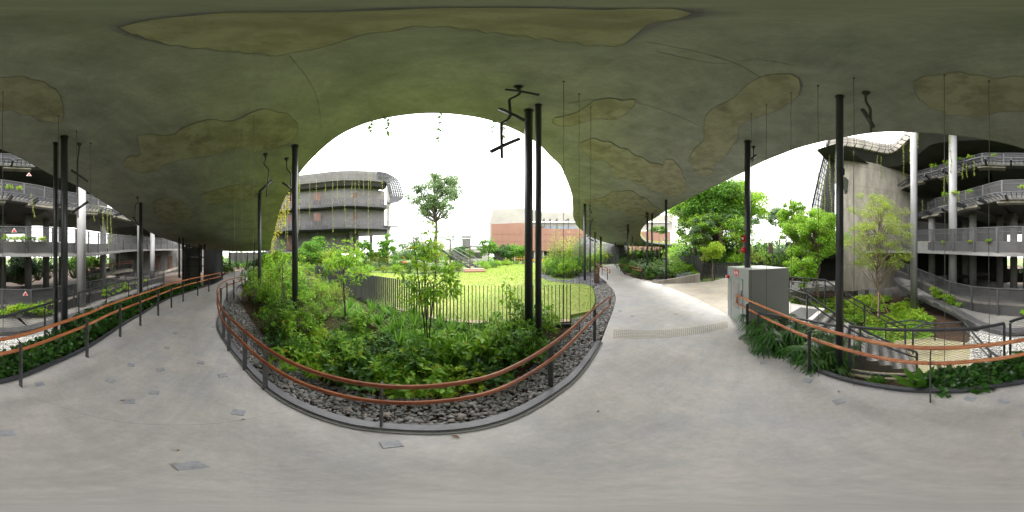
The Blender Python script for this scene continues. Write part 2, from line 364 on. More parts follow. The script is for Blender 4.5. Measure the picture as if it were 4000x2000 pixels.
# square stone inlays set in the walkway
for i, (x, y, s) in enumerate([(15, 1090, .16), (478, 1172, .22), (985, 1118, .2), (600, 1038, .12), (388, 988, .13), (100, 967, .13), (278, 958, .12), (404, 930, .1), (560, 945, .1), (325, 1010, .1), (330, 918, .1), (420, 875, .1), (505, 912, .1), (440, 838, .1), (538, 822, .1), (2215, 975, .13), (2110, 1010, .14), (2525, 1010, .14), (1920, 912, .12), (1590, 795, .12), (1560, 782, .1), (1700, 790, .1), (1760, 760, .1), (2030, 958, .1), (2440, 1003, .12)]):
    p = G(x * 1.5528, y * 1.5528); m = MB(); m.box((p[0], p[1], .002), (.095, .078, .012), -az(x * 1.5528) + rng.uniform(-.5, .5))
    m.build('stone_inlay', M['inlay'], walk)
# tactile warning studs in front of the cabinet
tb = MB(); a0, a1 = 2398, 2838
for r in range(6):
    for k in range(58):
        t = k / 57; px = a0 + (a1 - a0) * t; py = (1318 - 39 * t ** 2.2 if True else 0) - 30 * r / 5 * (1 - .25 * t) + 6 * math.sin(math.pi * t)
        p = G(px, py); tb.lathe((p[0], p[1], 0), [(.021, .0), (.018, .008), (.008, .010)], 6)
tb.build('tactile_studs', M['tactile'], walk, kind='stuff')
for pts in [[(140, 1560), (233, 1587), (435, 1642), (683, 1660), (893, 1649), (1010, 1628), (1110, 1607), (1150, 1590)], [(2572, 1110), (2640, 1132), (2720, 1165), (2800, 1205), (2842, 1229)], [(873, 1206), (760, 1203), (610, 1203)], [(2400, 1196), (2560, 1200), (2842, 1236)], [(2372, 1106), (2500, 1098)]]:
    J = cat([G(x, y, .0015) for x, y in pts], 8); m = MB(); m.band(J, offset(J, .003)); m.build('path_joint', M['conc'], walk)
# scraps on the walkway
for (x, y, c, s) in [(1623, 808, 'white', .03), (1146, 1098, 'lf_dry', .06), (308, 1008, 'lf_dry', .05), (1505, 1035, 'lf_dry', .045), (2500, 985, 'lf_dry', .04), (2110, 985, 'lf_dry', .05), (612, 1055, 'lf_dry', .035), (448, 1133, 'lf_dry', .03)]:
    p = G(x * 1.5528, y * 1.5528, .012); th = rng.uniform(0, 6)
    d = np.array((math.cos(th), math.sin(th), 0)) * s * .5; q = np.array((-d[1], d[0], 0)) * .45
    m = MB(); m.add([p - d, p - q + (0, 0, .012), p + d, p + q + (0, 0, .006), p - d - (0, 0, .003), p - q + (0, 0, .009), p + d - (0, 0, .003), p + q + (0, 0, .003)], [(0, 1, 2), (0, 2, 3), (4, 6, 5), (4, 7, 6)])
    where = {1623: 'small white scrap lying on the path by the tactile studs', 1146: 'reddish dry leaf on the walkway below the middle of the curved kerb', 308: 'dry leaf on the walkway below the leaning shadow of the planting strip', 1505: 'thin dry leaf on the walkway near the end of the kerb', 2500: 'dry leaf near the back edge of the walkway beside the big leaved plants', 2110: 'dry leaf near the back edge by the thick black column', 612: 'tiny dry leaf on the walkway beside the kerb, where the ramp turns', 448: 'tiny dry scrap on the walkway next to a large stone inlay'}[x]
    tag(m.build('paper_scrap' if c == 'white' else 'fallen_leaf', M[c]), where, 'scrap' if c == 'white' else 'leaf')

# wedge retaining wall of the planting island beside the far path
wm = MB(); n = len(wedge); base = cat(wedge, 4); tt = np.linspace(0, 1, len(base)); top = base.copy(); top[:, 2] = np.clip((tt - .25) / .75, 0, 1) ** 1.2 * .56 + .02
bk = offset(top, .16)
wm.band(top, bk, .75); tag(wm.build('wedge_wall', M['concpale']), 'low pale concrete wall rising to a point beside the planted island', 'wall')
isl = [G(2503, 1092), *[np.array(p) for p in offset(base, .14)], G(2735, 1085), PD(2740, 30), PD(2560, 34), G(2425, 1050), G(2445, 1070)]
MBi = MB(); MBi.prism([tuple(p[:2]) for p in isl[:]], -.2, -.02); struct(MBi.build('island_bed', M['soil']))

# lawn
lawnpts = [(1190, 1056), (1305, 1124), (1371, 1149), (1477, 1186), (1588, 1216), (1777, 1252), (1953, 1262), (2105, 1259), (2226, 1252), (2231, 1229), (2307, 1214), (2325, 1180), (2322, 1151), (2312, 1116), (2270, 1106), (2206, 1100), (2140, 1092), (2112, 1078), (2108, 1060), (2112, 1036), (1988, 1031), (1940, 1040), (1891, 1050), (1840, 1060), (1740, 1072), (1639, 1077), (1543, 1069), (1388, 1060), (1330, 1052), (1250, 1046)]
lw = [tuple(G(*p, z=-.02)[:2]) for p in lawnpts]
struct(MB().prism(lw, -.2, -.02).build('lawn', M['lawn']))
# short grass blades near the front of the lawn
def scatter(poly, n):
    P = np.array(poly); lo, hi = P.min(0), P.max(0); o = np.empty((0, 2))
    while len(o) < n:
        q = rng.uniform(lo, hi, (n * 2, 2)); o = np.vstack([o, q[inpoly(q[:, 0], q[:, 1], poly)]])
    return o[:n]
nb = 42000; q = scatter(lw, nb * 3); dd = np.hypot(q[:, 0], q[:, 1]); q = q[rng.random(len(q)) < np.clip(7 / dd, .12, 1) ** 1.2]; nb = len(q)
th = rng.uniform(0, 6.28, nb); hh = rng.uniform(.025, .055, nb) * np.clip(np.hypot(q[:, 0], q[:, 1]) / 9, .8, 2); wv = np.stack([np.cos(th), np.sin(th)], 1) * (.006 + .0009 * np.hypot(q[:, 0], q[:, 1]))[:, None]
V = np.zeros((nb, 3, 3)); V[:, 0, :2] = q - wv; V[:, 1, :2] = q + wv; V[:, :2, 2] = -.02; V[:, 2, :2] = q + rng.normal(0, .012, (nb, 2)); V[:, 2, 2] = -.02 + hh
tag(link('lawn_grass', npmesh('lawn_grass', V, np.arange(nb * 3).reshape(-1, 3), M['lf_lawn'])), 'short bright grass of the lawn behind the picket fence', 'grass', kind='stuff')

# ------------------------------------------------------------------ stones
def rocks(name, C, s, m, label, flat=.55, kind='stuff'):
    n = len(C); ico = [(0, 0, 1), (.9, 0, .42), (.28, .85, .45), (-.72, .53, .4), (-.72, -.53, .45), (.28, -.85, .4), (.72, .53, -.45), (-.28, .85, -.4), (-.9, 0, -.45), (-.28, -.85, -.4), (.72, -.53, -.42), (0, 0, -1)]
    fc = [(0, 1, 2), (0, 2, 3), (0, 3, 4), (0, 4, 5), (0, 5, 1), (1, 6, 2), (2, 7, 3), (3, 8, 4), (4, 9, 5), (5, 10, 1), (2, 6, 7), (3, 7, 8), (4, 8, 9), (5, 9, 10), (1, 10, 6), (6, 11, 7), (7, 11, 8), (8, 11, 9), (9, 11, 10), (10, 11, 6)]
    B = np.array(ico)[None] * rng.uniform(.5, 1.3, (n, 12, 1)); B *= rng.uniform(.6, 1.25, (n, 1, 3)) * np.array((1.15, .85, flat))
    a = rng.uniform(0, 6.28, n); tl = rng.normal(0, .35, n); c, s_ = np.cos(a), np.sin(a)
    x = B[..., 0] * np.cos(tl)[:, None] + B[..., 2] * np.sin(tl)[:, None]; z = -B[..., 0] * np.sin(tl)[:, None] + B[..., 2] * np.cos(tl)[:, None]; y = B[..., 1]
    V = np.stack([x * c[:, None] - y * s_[:, None], x * s_[:, None] + y * c[:, None], z], -1) * s[:, None, None] + C[:, None]
    T = (np.array(fc)[None] + np.arange(n)[:, None, None] * 12).reshape(-1, 3)
    return tag(link(name, npmesh(name, V, T, m)), label, 'gravel', kind=kind)
def band_poly(P, w0): 
    P = np.array(P); Q = offset(P, w0); return [tuple(p[:2]) for p in P] + [tuple(p[:2]) for p in Q[::-1]]
inner = offset(F0, .08)
near = [tuple(p[:2]) for p in inner] + [tuple(G(*p)[:2]) for p in [(2400, 1196), (2405, 1154), (2392, 1125), (2371, 1107)]] + [tuple(G(*p)[:2]) for p in [(2330, 1100), (2322, 1120), (2330, 1170), (2312, 1214), (2236, 1240), (2230, 1300), (2150, 1340), (2080, 1420), (1980, 1490), (1850, 1525), (1700, 1540), (1550, 1540), (1400, 1520), (1250, 1475), (1130, 1400), (1050, 1325), (985, 1250), (940, 1180), (945, 1110)]]
q = scatter(near, 26000); d = np.hypot(q[:, 0], q[:, 1]); q = q[(rng.random(len(q)) < np.clip(2.2 / d, .10, 1))]
d = np.hypot(q[:, 0], q[:, 1]); n = len(q)
sz = rng.uniform(.009, .028, n) * np.where(rng.random(n) < .14, 1.9, 1) * (1 + np.clip(d - 2.5, 0, 9) * .09)
q = q[np.hypot(q[:, 0], q[:, 1]) > .97 * 0]
rocks('kerb_gravel', np.c_[q, -.085 + rng.uniform(0, .03, n)], sz, M['rocks'], 'broken grey stones between the kerb and the planting')
far = [(2112, 1082), (2140, 1097), (2206, 1105), (2270, 1110), (2318, 1118), (2330, 1100), (2330, 1070), (2312, 1062), (2285, 1062), (2262, 1074), (2235, 1092), (2190, 1094), (2150, 1085), (2128, 1070), (2112, 1066)]
q = scatter([tuple(G(*p)[:2]) for p in far], 9000); d = np.hypot(q[:, 0], q[:, 1])
rocks('lawn_edge_gravel', np.c_[q, -.06 + rng.uniform(0, .05, len(q))], rng.uniform(.03, .06, len(q)), M['rocksdark'], 'dark blue grey stones curving along the far edge of the lawn')
q = scatter([tuple(G(*p)[:2]) for p in [(2342, 1078), (2330, 1060), (2300, 1056), (2300, 1110), (2335, 1112), (2368, 1106)]], 3500)
rocks('sign_gravel', np.c_[q, -.05 + rng.uniform(0, .04, len(q))], rng.uniform(.03, .055, len(q)), M['rocksdark'], 'grey stones round the foot of the brown sign')
q = scatter([tuple(PD(p, d)[:2]) for p, d in [(3255, 6.2), (3400, 5.6), (3500, 5.8), (3500, 7.0), (3400, 7.6), (3255, 7.8)]] , 3500)
rocks('court_gravel', np.c_[q, -1.88 + rng.uniform(0, .04, len(q))], rng.uniform(.03, .06, len(q)), M['rockswhite'], 'pale stones of the lower court beside the stair')
q = scatter([tuple(PD(p, d)[:2]) for p, d in [(3790, 3.4), (3900, 3.2), (4000, 3.1), (4100, 3.3), (4200, 4.0), (4200, 6.2), (4000, 5.6), (3790, 6.4)]], 7000)
rocks('pale_gravel', np.c_[q, -1.48 + rng.uniform(0, .04, len(q))], rng.uniform(.022, .045, len(q)), M['rockswhite'], 'white stones on the lower court under the edge of the raised deck')
q = scatter([tuple(p[:2]) for p in [G(2545, 1100), G(2572, 1103), G(2655, 1101), G(2640, 1092), G(2560, 1090)]], 900)
rocks('island_gravel', np.c_[q, .01 + rng.uniform(0, .03, len(q))], rng.uniform(.03, .06, len(q)), M['rocks'], 'mixed stones at the front of the planted island')
q = scatter([tuple(PD(p, d)[:2]) for p, d in [(2640, 10.9), (2660, 10.8), (2700, 11), (2705, 13.5), (2645, 13.5)]], 800)
rocks('island_stone_heap', np.c_[q, .12 + rng.uniform(0, .25, len(q)) ], rng.uniform(.04, .08, len(q)), M['rocksdark'], 'heap of dark blue grey stones behind the low wedge wall')

# ------------------------------------------------------------------ canopy
pairs = [((1050, 980, 2.6), (870, 981, 2.5)), ((1058, 970, 2.9), (779, 974, 2.6)), ((1060, 945, 3.3), (696, 949, 3.0)), ((1071, 905, 3.6), (602, 915, 3.45)), ((1087, 838, 4.1), (517, 863, 3.9)), ((1112, 770, 4.35), (419, 798, 4.2)), ((1165, 678, 4.7), (298, 723, 4.45)), ((1233, 600, 4.9), (210, 686, 4.55)), ((1320, 528, 5.05), (140, 647, 4.6)), ((1429, 478, 5.2), (0, 579, 4.7)), ((1553, 450, 5.3), (3805, 536, 4.75)), ((1677, 439, 5.35), (3618, 517, 4.78)), ((1801, 446, 5.4), (3463, 512, 4.8)), ((1925, 470, 5.42), (3298, 533, 4.85)), ((2046, 521, 5.45), (3197, 554, 4.95)), ((2116, 569, 5.48), (3100, 581, 5.05)), ((2153, 609, 5.5), (3052, 600, 5.15)), ((2192, 648, 5.5), (2935, 651, 5.3)), ((2215, 700, 5.5), (2903, 672, 5.35)), ((2230, 740, 5.5), (2782, 730, 5.45)), ((2237, 767, 5.5), (2670, 786, 5.5)), ((2239, 805, 5.4), (2600, 824, 5.4)), ((2243, 855, 5.2), (2560, 850, 5.25)), ((2258, 886, 5.0), (2526, 871, 5.1)), ((2278, 902, 4.8), (2503, 902, 4.8)), ((2316, 929, 4.6), (2506, 929, 4.6)), ((2386, 952, 4.45), (2537, 948, 4.35)), ((2448, 960, 4.4), (2620, 957, 4.3)), ((2665, 968, 4.4), (2700, 962, 4.3))]
EF = cat([G(*p[0]) for p in pairs], 6); EB = cat([G(*p[1]) for p in pairs], 6)
nu, nv = len(EF), 26; vv = np.linspace(0, 1, nv)
S = EF[:, None] * (1 - vv)[None, :, None] + EB[:, None] * vv[None, :, None]
S[..., 2] -= .12 * np.sin(np.pi * vv)[None] ** 2
uu = np.arange(nu)[:, None]; S[..., 2] += .035 * np.sin(uu * .31 + vv[None] * 5) * np.sin(np.pi * vv)[None] + .02 * np.sin(uu * .83 - vv[None] * 9) * np.sin(np.pi * vv)[None]
idx = np.arange(nu * nv).reshape(nu, nv)
Q = np.stack([idx[:-1, :-1], idx[:-1, 1:], idx[1:, 1:], idx[1:, :-1]], -1).reshape(-1, 4)
bvh = BVHTree.FromPolygons([Vector(p) for p in S.reshape(-1, 3)], [tuple(map(int, f)) for f in Q])
canopy = empty('canopy_roof', (0, 0, 4.9), 'curving concrete canopy roof over the walkway', 'canopy')
link('soffit', npmesh('soffit', S.reshape(-1, 3), Q[:, ::-1], M['soffit'], True), None, canopy)
T2 = S.copy(); T2[..., 2] += .30; Tt = T2.reshape(-1, 3)
link('roof_slab', npmesh('roof_slab', Tt, Q, M['field'], True), None, canopy)
for E_, s_ in ((EF, 1), (EB, -1)):
    A = E_.copy(); Bm = E_.copy(); Bm[:, 2] += .13; C2 = offset(Bm, .02 * s_); 
    m = MB(); o_ = offset(A, .03 * s_); o2 = o_.copy(); o2[:, 2] += .14; o3 = A.copy(); o3[:, 2] += .30
    m.band(A, o_); m.band(o_, o2); m.band(o2, o3); m.build('roof_edge', M['conc'], canopy)
def soffit_z(x, y):
    h = bvh.ray_cast(Vector((float(x), float(y), 0)), Vector((0, 0, 1))); return h[0].z if h[0] is not None else 5.0
def soffit_hit(px, py):
    d = Vector((math.sin(az(px)) * math.cos(el(py)), math.cos(az(px)) * math.cos(el(py)), math.sin(el(py))))
    h = bvh.ray_cast(Vector((0, 0, H)), d); return None if h[0] is None else h[0]
K = 1.5528
patches = [
 [(2297, 205), (2340, 188), (2420, 183), (2500, 195), (2576, 192), (2656, 197), (2716, 225), (2734, 265), (2730, 305), (2686, 305), (2636, 285), (2576, 276), (2520, 282), (2450, 292), (2380, 285), (2330, 262), (2303, 232)],
 [(345, 342), (395, 337), (440, 338), (460, 318), (520, 303), (600, 300), (625, 285), (665, 276), (715, 284), (748, 310), (740, 348), (700, 374), (640, 378), (590, 372), (540, 385), (480, 400), (430, 402), (390, 427), (340, 430), (310, 415), (322, 396), (352, 388)],
 [(300, 72), (360, 55), (430, 42), (700, 30), (1000, 24), (1300, 22), (1700, 26), (1720, 40), (1640, 60), (1600, 85), (1560, 110), (1500, 115), (1430, 106), (1320, 92), (1220, 80), (1130, 68), (1040, 68), (950, 82), (850, 105), (760, 130), (700, 138), (620, 132), (520, 122), (430, 112), (360, 93)],
 [(1397, 292), (1450, 285), (1480, 262), (1500, 248), (1560, 250), (1590, 247), (1597, 262), (1570, 285), (1540, 298), (1480, 302), (1440, 312), (1400, 316), (1388, 305)],
 [(1460, 362), (1495, 348), (1530, 358), (1570, 373), (1610, 395), (1650, 412), (1668, 416), (1672, 405), (1690, 403), (1705, 412), (1718, 440), (1728, 470), (1712, 490), (1680, 490), (1640, 478), (1590, 455), (1540, 440), (1532, 412), (1490, 400), (1470, 382)],
 [(2010, 195), (1960, 183), (1905, 198), (1862, 226), (1845, 245), (1800, 270), (1772, 300), (1770, 350), (1745, 378), (1732, 400), (1740, 415), (1755, 440), (1790, 438), (1800, 410), (1830, 385), (1852, 350), (1860, 320), (1880, 300), (1920, 290), (1960, 278), (1985, 258), (2012, 228)],
 [(1470, 505), (1520, 492), (1545, 478), (1590, 482), (1630, 505), (1655, 525), (1690, 545), (1640, 552), (1585, 540), (1520, 520)],
 [(385, 508), (430, 500), (470, 520), (485, 545), (460, 560), (410, 558), (388, 535)],
 [(505, 492), (560, 475), (610, 462), (650, 470), (645, 492), (590, 505), (530, 515)]]
for pt in patches:
    P = cat([(x * K, y * K, 0) for x, y in pt + [pt[0]]], 4)[:-1]; hits = []
    for x, y, _ in P:
        y += 5 * math.sin(x * .05 + y * .11); h = soffit_hit(x % 4000, y)
        if h is not None: hits.append((h.x, h.y))
    if len(hits) < 6: continue
    hp = np.array(hits); lo, hi = hp.min(0), hp.max(0); st = max(.25, (hi - lo).max() / 14)
    gx, gy = np.meshgrid(np.arange(lo[0], hi[0], st), np.arange(lo[1], hi[1], st)); gx, gy = gx.ravel(), gy.ravel(); k = inpoly(gx, gy, hits)
    pts = [Vector(h) for h in hits] + [Vector((float(a), float(b))) for a, b in zip(gx[k], gy[k])]
    t = delaunay_2d_cdt(pts, [], [list(range(len(hits)))], 1, 1e-4)
    m = MB(); vs = [(v.x, v.y, soffit_z(v.x, v.y) - .022) for v in t[0]]; m.add(vs, [tuple(f)[::-1] for f in t[2]])
    rim = [(x, y, soffit_z(x, y) - .022) for x, y in hits] ; n = len(rim)
    m.add(rim + [(x, y, z + .03) for x, y, z in rim], [(i, (i + 1) % n, n + (i + 1) % n, n + i) for i in range(n)])
    m.build('soffit_patch', M['patch'], canopy)
    rm = MB(); loop = [(x, y, z - .002) for x, y, z in rim] + [(rim[0][0], rim[0][1], rim[0][2] - .002)]; rm.tube(loop, .005, 5, False); rm.build('patch_rim', M['conc'], canopy)
# thin seams of the shuttering on the soffit
for pt in [[(1430, 260), (1500, 250), (1600, 258), (1700, 290), (1790, 330), (1850, 360)], [(1620, 105), (1750, 130), (1850, 160), (1920, 200)], [(380, 210), (470, 245), (540, 270), (600, 292)], [(730, 140), (770, 190), (800, 250), (810, 330)], [(1650, 130), (1800, 160), (1900, 150), (2000, 165)]]:
    hs = [soffit_hit(x, y) for x, y, _ in cat([(x * K, y * K, 0) for x, y in pt], 6)]; hs = [(h.x, h.y, h.z - .003) for h in hs if h is not None]
    if len(hs) > 2: MB().tube(hs, .008, 4, False).build('shuttering_seam', M['soffit'], canopy)

# ------------------------------------------------------------------ columns of the canopy
cg = 'black steel columns carrying the canopy'
def column(px, d, r, label, z0=-.15, top=None):
    p = PD(px, d); z1 = soffit_z(p[0], p[1]) + .01 if top is None else top
    t = empty('canopy_column', (p[0], p[1], z0), label, 'column', cg)
    m = MB(); m.lathe((p[0], p[1], z0), [(r, 0), (r, z1 - z0)], 20); m.build('shaft', M['black'], t, True)
    m = MB(); m.lathe((p[0], p[1], z1), [(r * 1.25, -.03), (r * 1.28, .0)], 20); m.build('top_collar', M['black'], t)
    m = MB(); m.lathe((p[0], p[1], z0), [(r * 1.9, 0), (r * 1.9, .07), (r * 1.05, .09)], 16); m.build('base_flange', M['black'], t)
    return t, p, z1
def fitcol(px, py_top, d0):
    """distance near d0 at which the soffit meets the sight line to the column head"""
    best = (9, d0)
    for d in np.linspace(d0 * .75, d0 * 1.3, 60):
        p = PD(px, d); dz = abs(soffit_z(p[0], p[1]) - ZE(py_top, d)); best = min(best, (dz, d))
    return best[1]
cols = [(3280, 376, 2.02, .052, 'thick black column rising through the back strip of palms, grey box fixed to it'),
 (2065, 432, 3.05, .074, 'thick front one of the pair of black columns in the planting before the lawn'),
 (2103, 411, 3.0, .053, 'thinner one of the pair of black columns in the planting before the lawn'),
 (1152, 571, 4.2, .074, 'thick black column standing alone among leafy shrubs at the bend'),
 (1014, 756, 6.6, .072, 'black column behind the shrubs, reached by a tube lamp, near the ramp'),
 (217, 559, 3.35, .050, 'thinner one of the pair of black columns behind the timber rail'),
 (251, 536, 3.4, .073, 'thicker one of the pair of black columns behind the timber rail'),
 (550, 794, 6.7, .075, 'black column beside two white pipes behind the back rail'),
 (2920, 553, 4.95, .078, 'black column with red alarms rising behind the grey cabinet'),
 (2284, 797, 11, .085, 'black column on the gravel just behind the brown sign, next to the lawn'),
 (2305, 876, 15.5, .08, 'black column on the gravel, second one behind the lawn corner'),
 (2324, 907, 19, .08, 'black column directly above the brown sign, third along the far path'),
 (2345, 925, 22.5, .09, 'black column where the far path handrail begins, doubled with its neighbour'),
 (2349, 926, 24.0, .08, 'black column just behind the doubled one on the far path'),
 (2404, 948, 34, .10, 'lone slim black column at the far kerb of the path bend'),
 (2453, 875, 15.6, .09, 'black column at the head of the planted island with tube lamps on it'),
 (2470, 923, 22, .09, 'black column behind the one with tube lamps on the island'),
 (2484, 946, 30, .08, 'slim black column third in line behind the tube lamps'),
 (2529, 831, 12.4, .085, 'black column in the island shrubs, the one further from the path edge of the middle pair'),
 (2547, 831, 12.9, .075, 'slim black column in the island shrubs, right behind its twin'),
 (2602, 782, 11, .080, 'nearest black column of the island, standing at the low wedge wall'),
 (2515, 946, 31, .08, 'slim black column seen under the green roof edge'),
 (700, 930, 11.6, .080, 'one of two black columns before the grey wall panels'),
 (716, 930, 12.0, .085, 'other of the two black columns before the grey wall panels, by the ramp'),
 (786, 962, 14.0, .10, 'black column just before the dark booth'),
 (898, 980, 20, .11, 'black column beyond the dark booth'), (922, 981, 23, .08, 'slim column beyond the booth, second in line'), (965, 982, 22, .10, 'dark column at the far ramp, third beyond the booth'), (992, 950, 15, .10, 'dark column behind the shrubs where the far ramp turns')]
colpos = {}
for px, py, d0, r, lab in cols:
    d = fitcol(px, py, d0); t, p, z1 = column(px, d, r, lab, -.15 if px != 3280 else -.2); colpos[px] = (p, z1, t)
for i, px in enumerate([2558, 2566, 2578, 2586, 2594, 2612, 2626, 2631, 2643, 2648, 2655]):
    d = 36 + (i * 7 % 5) * 1.8 + i * .5; column(px, d, .085, 'small far column in the row under the distant end of the green roof')
# fittings on columns
p, z1, t = colpos[3280]
sx = np.array((math.cos(az(3280)), -math.sin(az(3280)), 0)); fw = np.array((math.sin(az(3280)), math.cos(az(3280)), 0))
d3 = np.linalg.norm(p[:2]); zc = lambda py: ZE(py, d3)
sp = empty('speaker', p + np.array((0, 0, zc(725))), 'grey wedge shaped speaker on the thick black column over the back rail', 'speaker')
pr = [(.045, zc(697)), (.082, zc(700)), (.118, zc(712)), (.104, zc(748)), (.062, zc(752)), (.050, zc(730))]
m = MB(); k = len(pr); vs = [p + sx * x - fw * .06 + np.array((0, 0, z)) for x, z in pr] + [p + sx * x + fw * .07 + np.array((0, 0, z)) for x, z in pr]
m.add(vs, [tuple(range(k))[::-1], tuple(range(k, 2 * k))] + [(i, (i + 1) % k, k + (i + 1) % k, k + i) for i in range(k)]); m.build('housing', M['box'], sp)
m = MB(); m.bar(p + sx * .04 + np.array((0, 0, zc(722))), p + sx * .07 + np.array((0, 0, zc(722))), .03, .07); m.build('bracket', M['black'], sp)
jb = empty('junction_box', p + np.array((0, 0, zc(668))), 'small dark box above the grey speaker on the column', 'box')
m = MB(); vs = [p + sx * x + fw * f + np.array((0, 0, z)) for f in (-.03, .03) for x, z in ((.04, zc(655)), (.068, zc(664)), (.068, zc(680)), (.04, zc(683)))]
m.add(vs, [(3, 2, 1, 0), (4, 5, 6, 7), (0, 1, 5, 4), (1, 2, 6, 5), (2, 3, 7, 6), (3, 0, 4, 7)]); m.build('housing', M['black'], jb)
m = MB(); c0 = p + sx * .02 + np.array((0, 0, zc(672))); m.bar(c0, c0 + sx * .025, .03, .03); m.build('bracket', M['black'], jb)
p, z1, t = colpos[2920]; dd = np.linalg.norm(p[:2]); sx = np.array((math.cos(az(2920)), -math.sin(az(2920)), 0)); fw = p / dd
for py, nm, lab, rr in ((933, 'alarm_strobe', 'upper red alarm strobe on the column behind the cabinet', 0), (977, 'alarm_bell', 'lower round red alarm bell on the column behind the cabinet', 1)):
    c = p - sx * .10 - fw * .02 + np.array((0, 0, ZE(py, dd))); t = empty(nm, c, lab, 'alarm')
    if rr:
        m = MB(); m.lathe((0, 0, 0), [(.075, 0), (.075, .03), (.055, .055), (.02, .062)], 18)
        Rm = np.array(Vector(-fw - sx * .5).to_track_quat('Z', 'Y').to_matrix()); m.v = [tuple(c + Rm @ np.array(v)) for v in m.v]; m.build('gong', M['red'], t, True)
        m = MB(); m.bar(c, c + sx * .05, .05, .05); m.build('bracket', M['red'], t)
    else:
        m = MB(); m.box(c, (.12, .10, .155), -az(2920)); m.build('housing', M['red'], t)
        m = MB(); m.box(c - fw * .055 - sx * .02, (.05, .02, .05), -az(2920)); m.build('lens', M['white'], t)

# ------------------------------------------------------------------ suspended spotlights with bent stems
lg = 'bent stem spotlights hung under the canopy'
def hanging(pts, heads, label, depth, r=.016, rose=.075, hr=.03):
    r *= 1.35; rose *= 1.2; hr *= 1.25
    """pts: bearing/elevation knots of the stem; heads: end points of the tube lamps"""
    h = soffit_hit(*pts[0]); d0 = math.hypot(h.x, h.y) if depth is None else depth
    if depth is not None: h = Vector(PE(pts[0][0], pts[0][1], depth))
    top = np.array((h.x, h.y, soffit_z(h.x, h.y)))
    t = empty('hanging_spotlight', top, label, 'spotlight', lg)
    m = MB(); m.lathe(top, [(rose, .01), (rose * .9, -.02), (rose * .45, -.07), (r * 1.3, -.11)], 14); m.build('ceiling_rose', M['black'], t, True)
    d0 = math.hypot(top[0], top[1]); P = [top] + [PE(x, y, d0) for x, y in pts[1:]]
    m = MB(); m.tube(cat(P, 5), r, 8); m.build('stem', M['black'], t, True)
    for x0, y0, x1, y1 in heads:
        a_, b_ = PE(x0, y0, d0 * .985), PE(x1, y1, d0 * 1.0); m = MB(); m.tube([a_, b_], hr, 12); m.build('lamp_tube', M['black'], t, True)
def hz(x, y, x0, y0, s): return (x0 + x * s, y0 + y * s)
f7 = lambda *a: tuple(v for i in range(0, len(a), 2) for v in (1850 + a[i] * .326, 280 + a[i + 1] * .326))
hanging([f7(537, 180), f7(545, 215), f7(550, 262), f7(500, 298), f7(432, 335), f7(432, 400), f7(437, 520), f7(400, 580), f7(340, 615), f7(332, 680), f7(338, 1033)], [f7(385, 215, 785, 280), f7(310, 445, 620, 590), f7(205, 960, 550, 805)], 'large bent stem spotlight with three lamps beside the column pair before the lawn', None, .015, .055, .023)
hanging([(3383, 362), (3383, 395), (3399, 425), (3400, 450), (3402, 515)], [(3369, 428, 3410, 496)], 'bent spotlight with one lamp by the back edge over the back rail', None, .014, .05, .025)
hanging([(310, 562), (308, 590), (303, 640), (304, 760), (305, 850)], [(278, 665, 344, 710), (281, 832, 344, 788)], 'long stemmed spotlight with two crossed lamps beside the rear column pair', None, .012, .05, .022)
hanging([(537, 770), (538, 790), (530, 800), (527, 830), (527, 890)], [(518, 846, 542, 880)], 'small spotlight beside the column with white pipes', None, .013, .055, .03)
hanging([(1037, 603), (1037, 625), (1032, 640), (1050, 665), (1047, 700), (1041, 770)], [(1012, 750, 1063, 705)], 'bent spotlight whose lamp meets the column behind the shrubs', None, .013, .06, .026)
hanging([(1120, 620), (1120, 645), (1122, 662), (1137, 682), (1136, 720), (1134, 785)], [(1103, 713, 1143, 742)], 'bent spotlight just beside the lone thick column', None, .013, .06, .026)
hanging([(2943, 573), (2943, 590), (2942, 625), (2934, 634)], [(2930, 625, 2953, 606)], 'small bent spotlight beside the cabinet column', None, .012, .05, .026)
f1 = lambda *a: tuple(v for i in range(0, len(a), 2) for v in (2200 + a[i] * .388, 700 + a[i + 1] * .388))
hanging([f1(268, 262), f1(268, 330), f1(262, 380), f1(262, 440), f1(262, 500), f1(262, 560)], [f1(262, 295, 288, 342), f1(240, 580, 282, 548)], 'spotlight stem behind the gravel column, first of two', None, .014, .07, .035)
hanging([f1(290, 402), f1(288, 430), f1(272, 455), f1(255, 470), f1(258, 560), f1(262, 600)], [f1(262, 410, 280, 465), f1(258, 595, 305, 622)], 'spotlight stem behind the gravel column, second of two', None, .016, .09, .045)
hanging([f1(630, 470), f1(632, 500), f1(650, 525), f1(645, 560), f1(640, 590)], [f1(640, 550, 668, 520), f1(620, 640, 650, 655)], 'spotlight on the first island column', None, .016, .09, .05)
hanging([f1(838, 325), f1(836, 345), f1(830, 360), f1(838, 380)], [f1(825, 388, 845, 365)], 'small spotlight at the head of the middle island pair', None, .014, .07, .035)
hanging([f1(336, 540), f1(335, 560), f1(325, 590), f1(322, 640)], [f1(312, 600, 340, 640)], 'small spotlight over the brown sign', None, .016, .09, .05)
hanging([f1(560, 640), f1(560, 660), f1(562, 690), f1(558, 720)], [f1(552, 700, 568, 718)], 'far spotlight under the canopy at the path bend', None, .02, .1, .06)
hanging([f1(796, 640), f1(798, 665), f1(792, 690), f1(800, 715)], [f1(782, 715, 805, 700)], 'far spotlight by the slim columns under the green roof edge', None, .02, .1, .06)

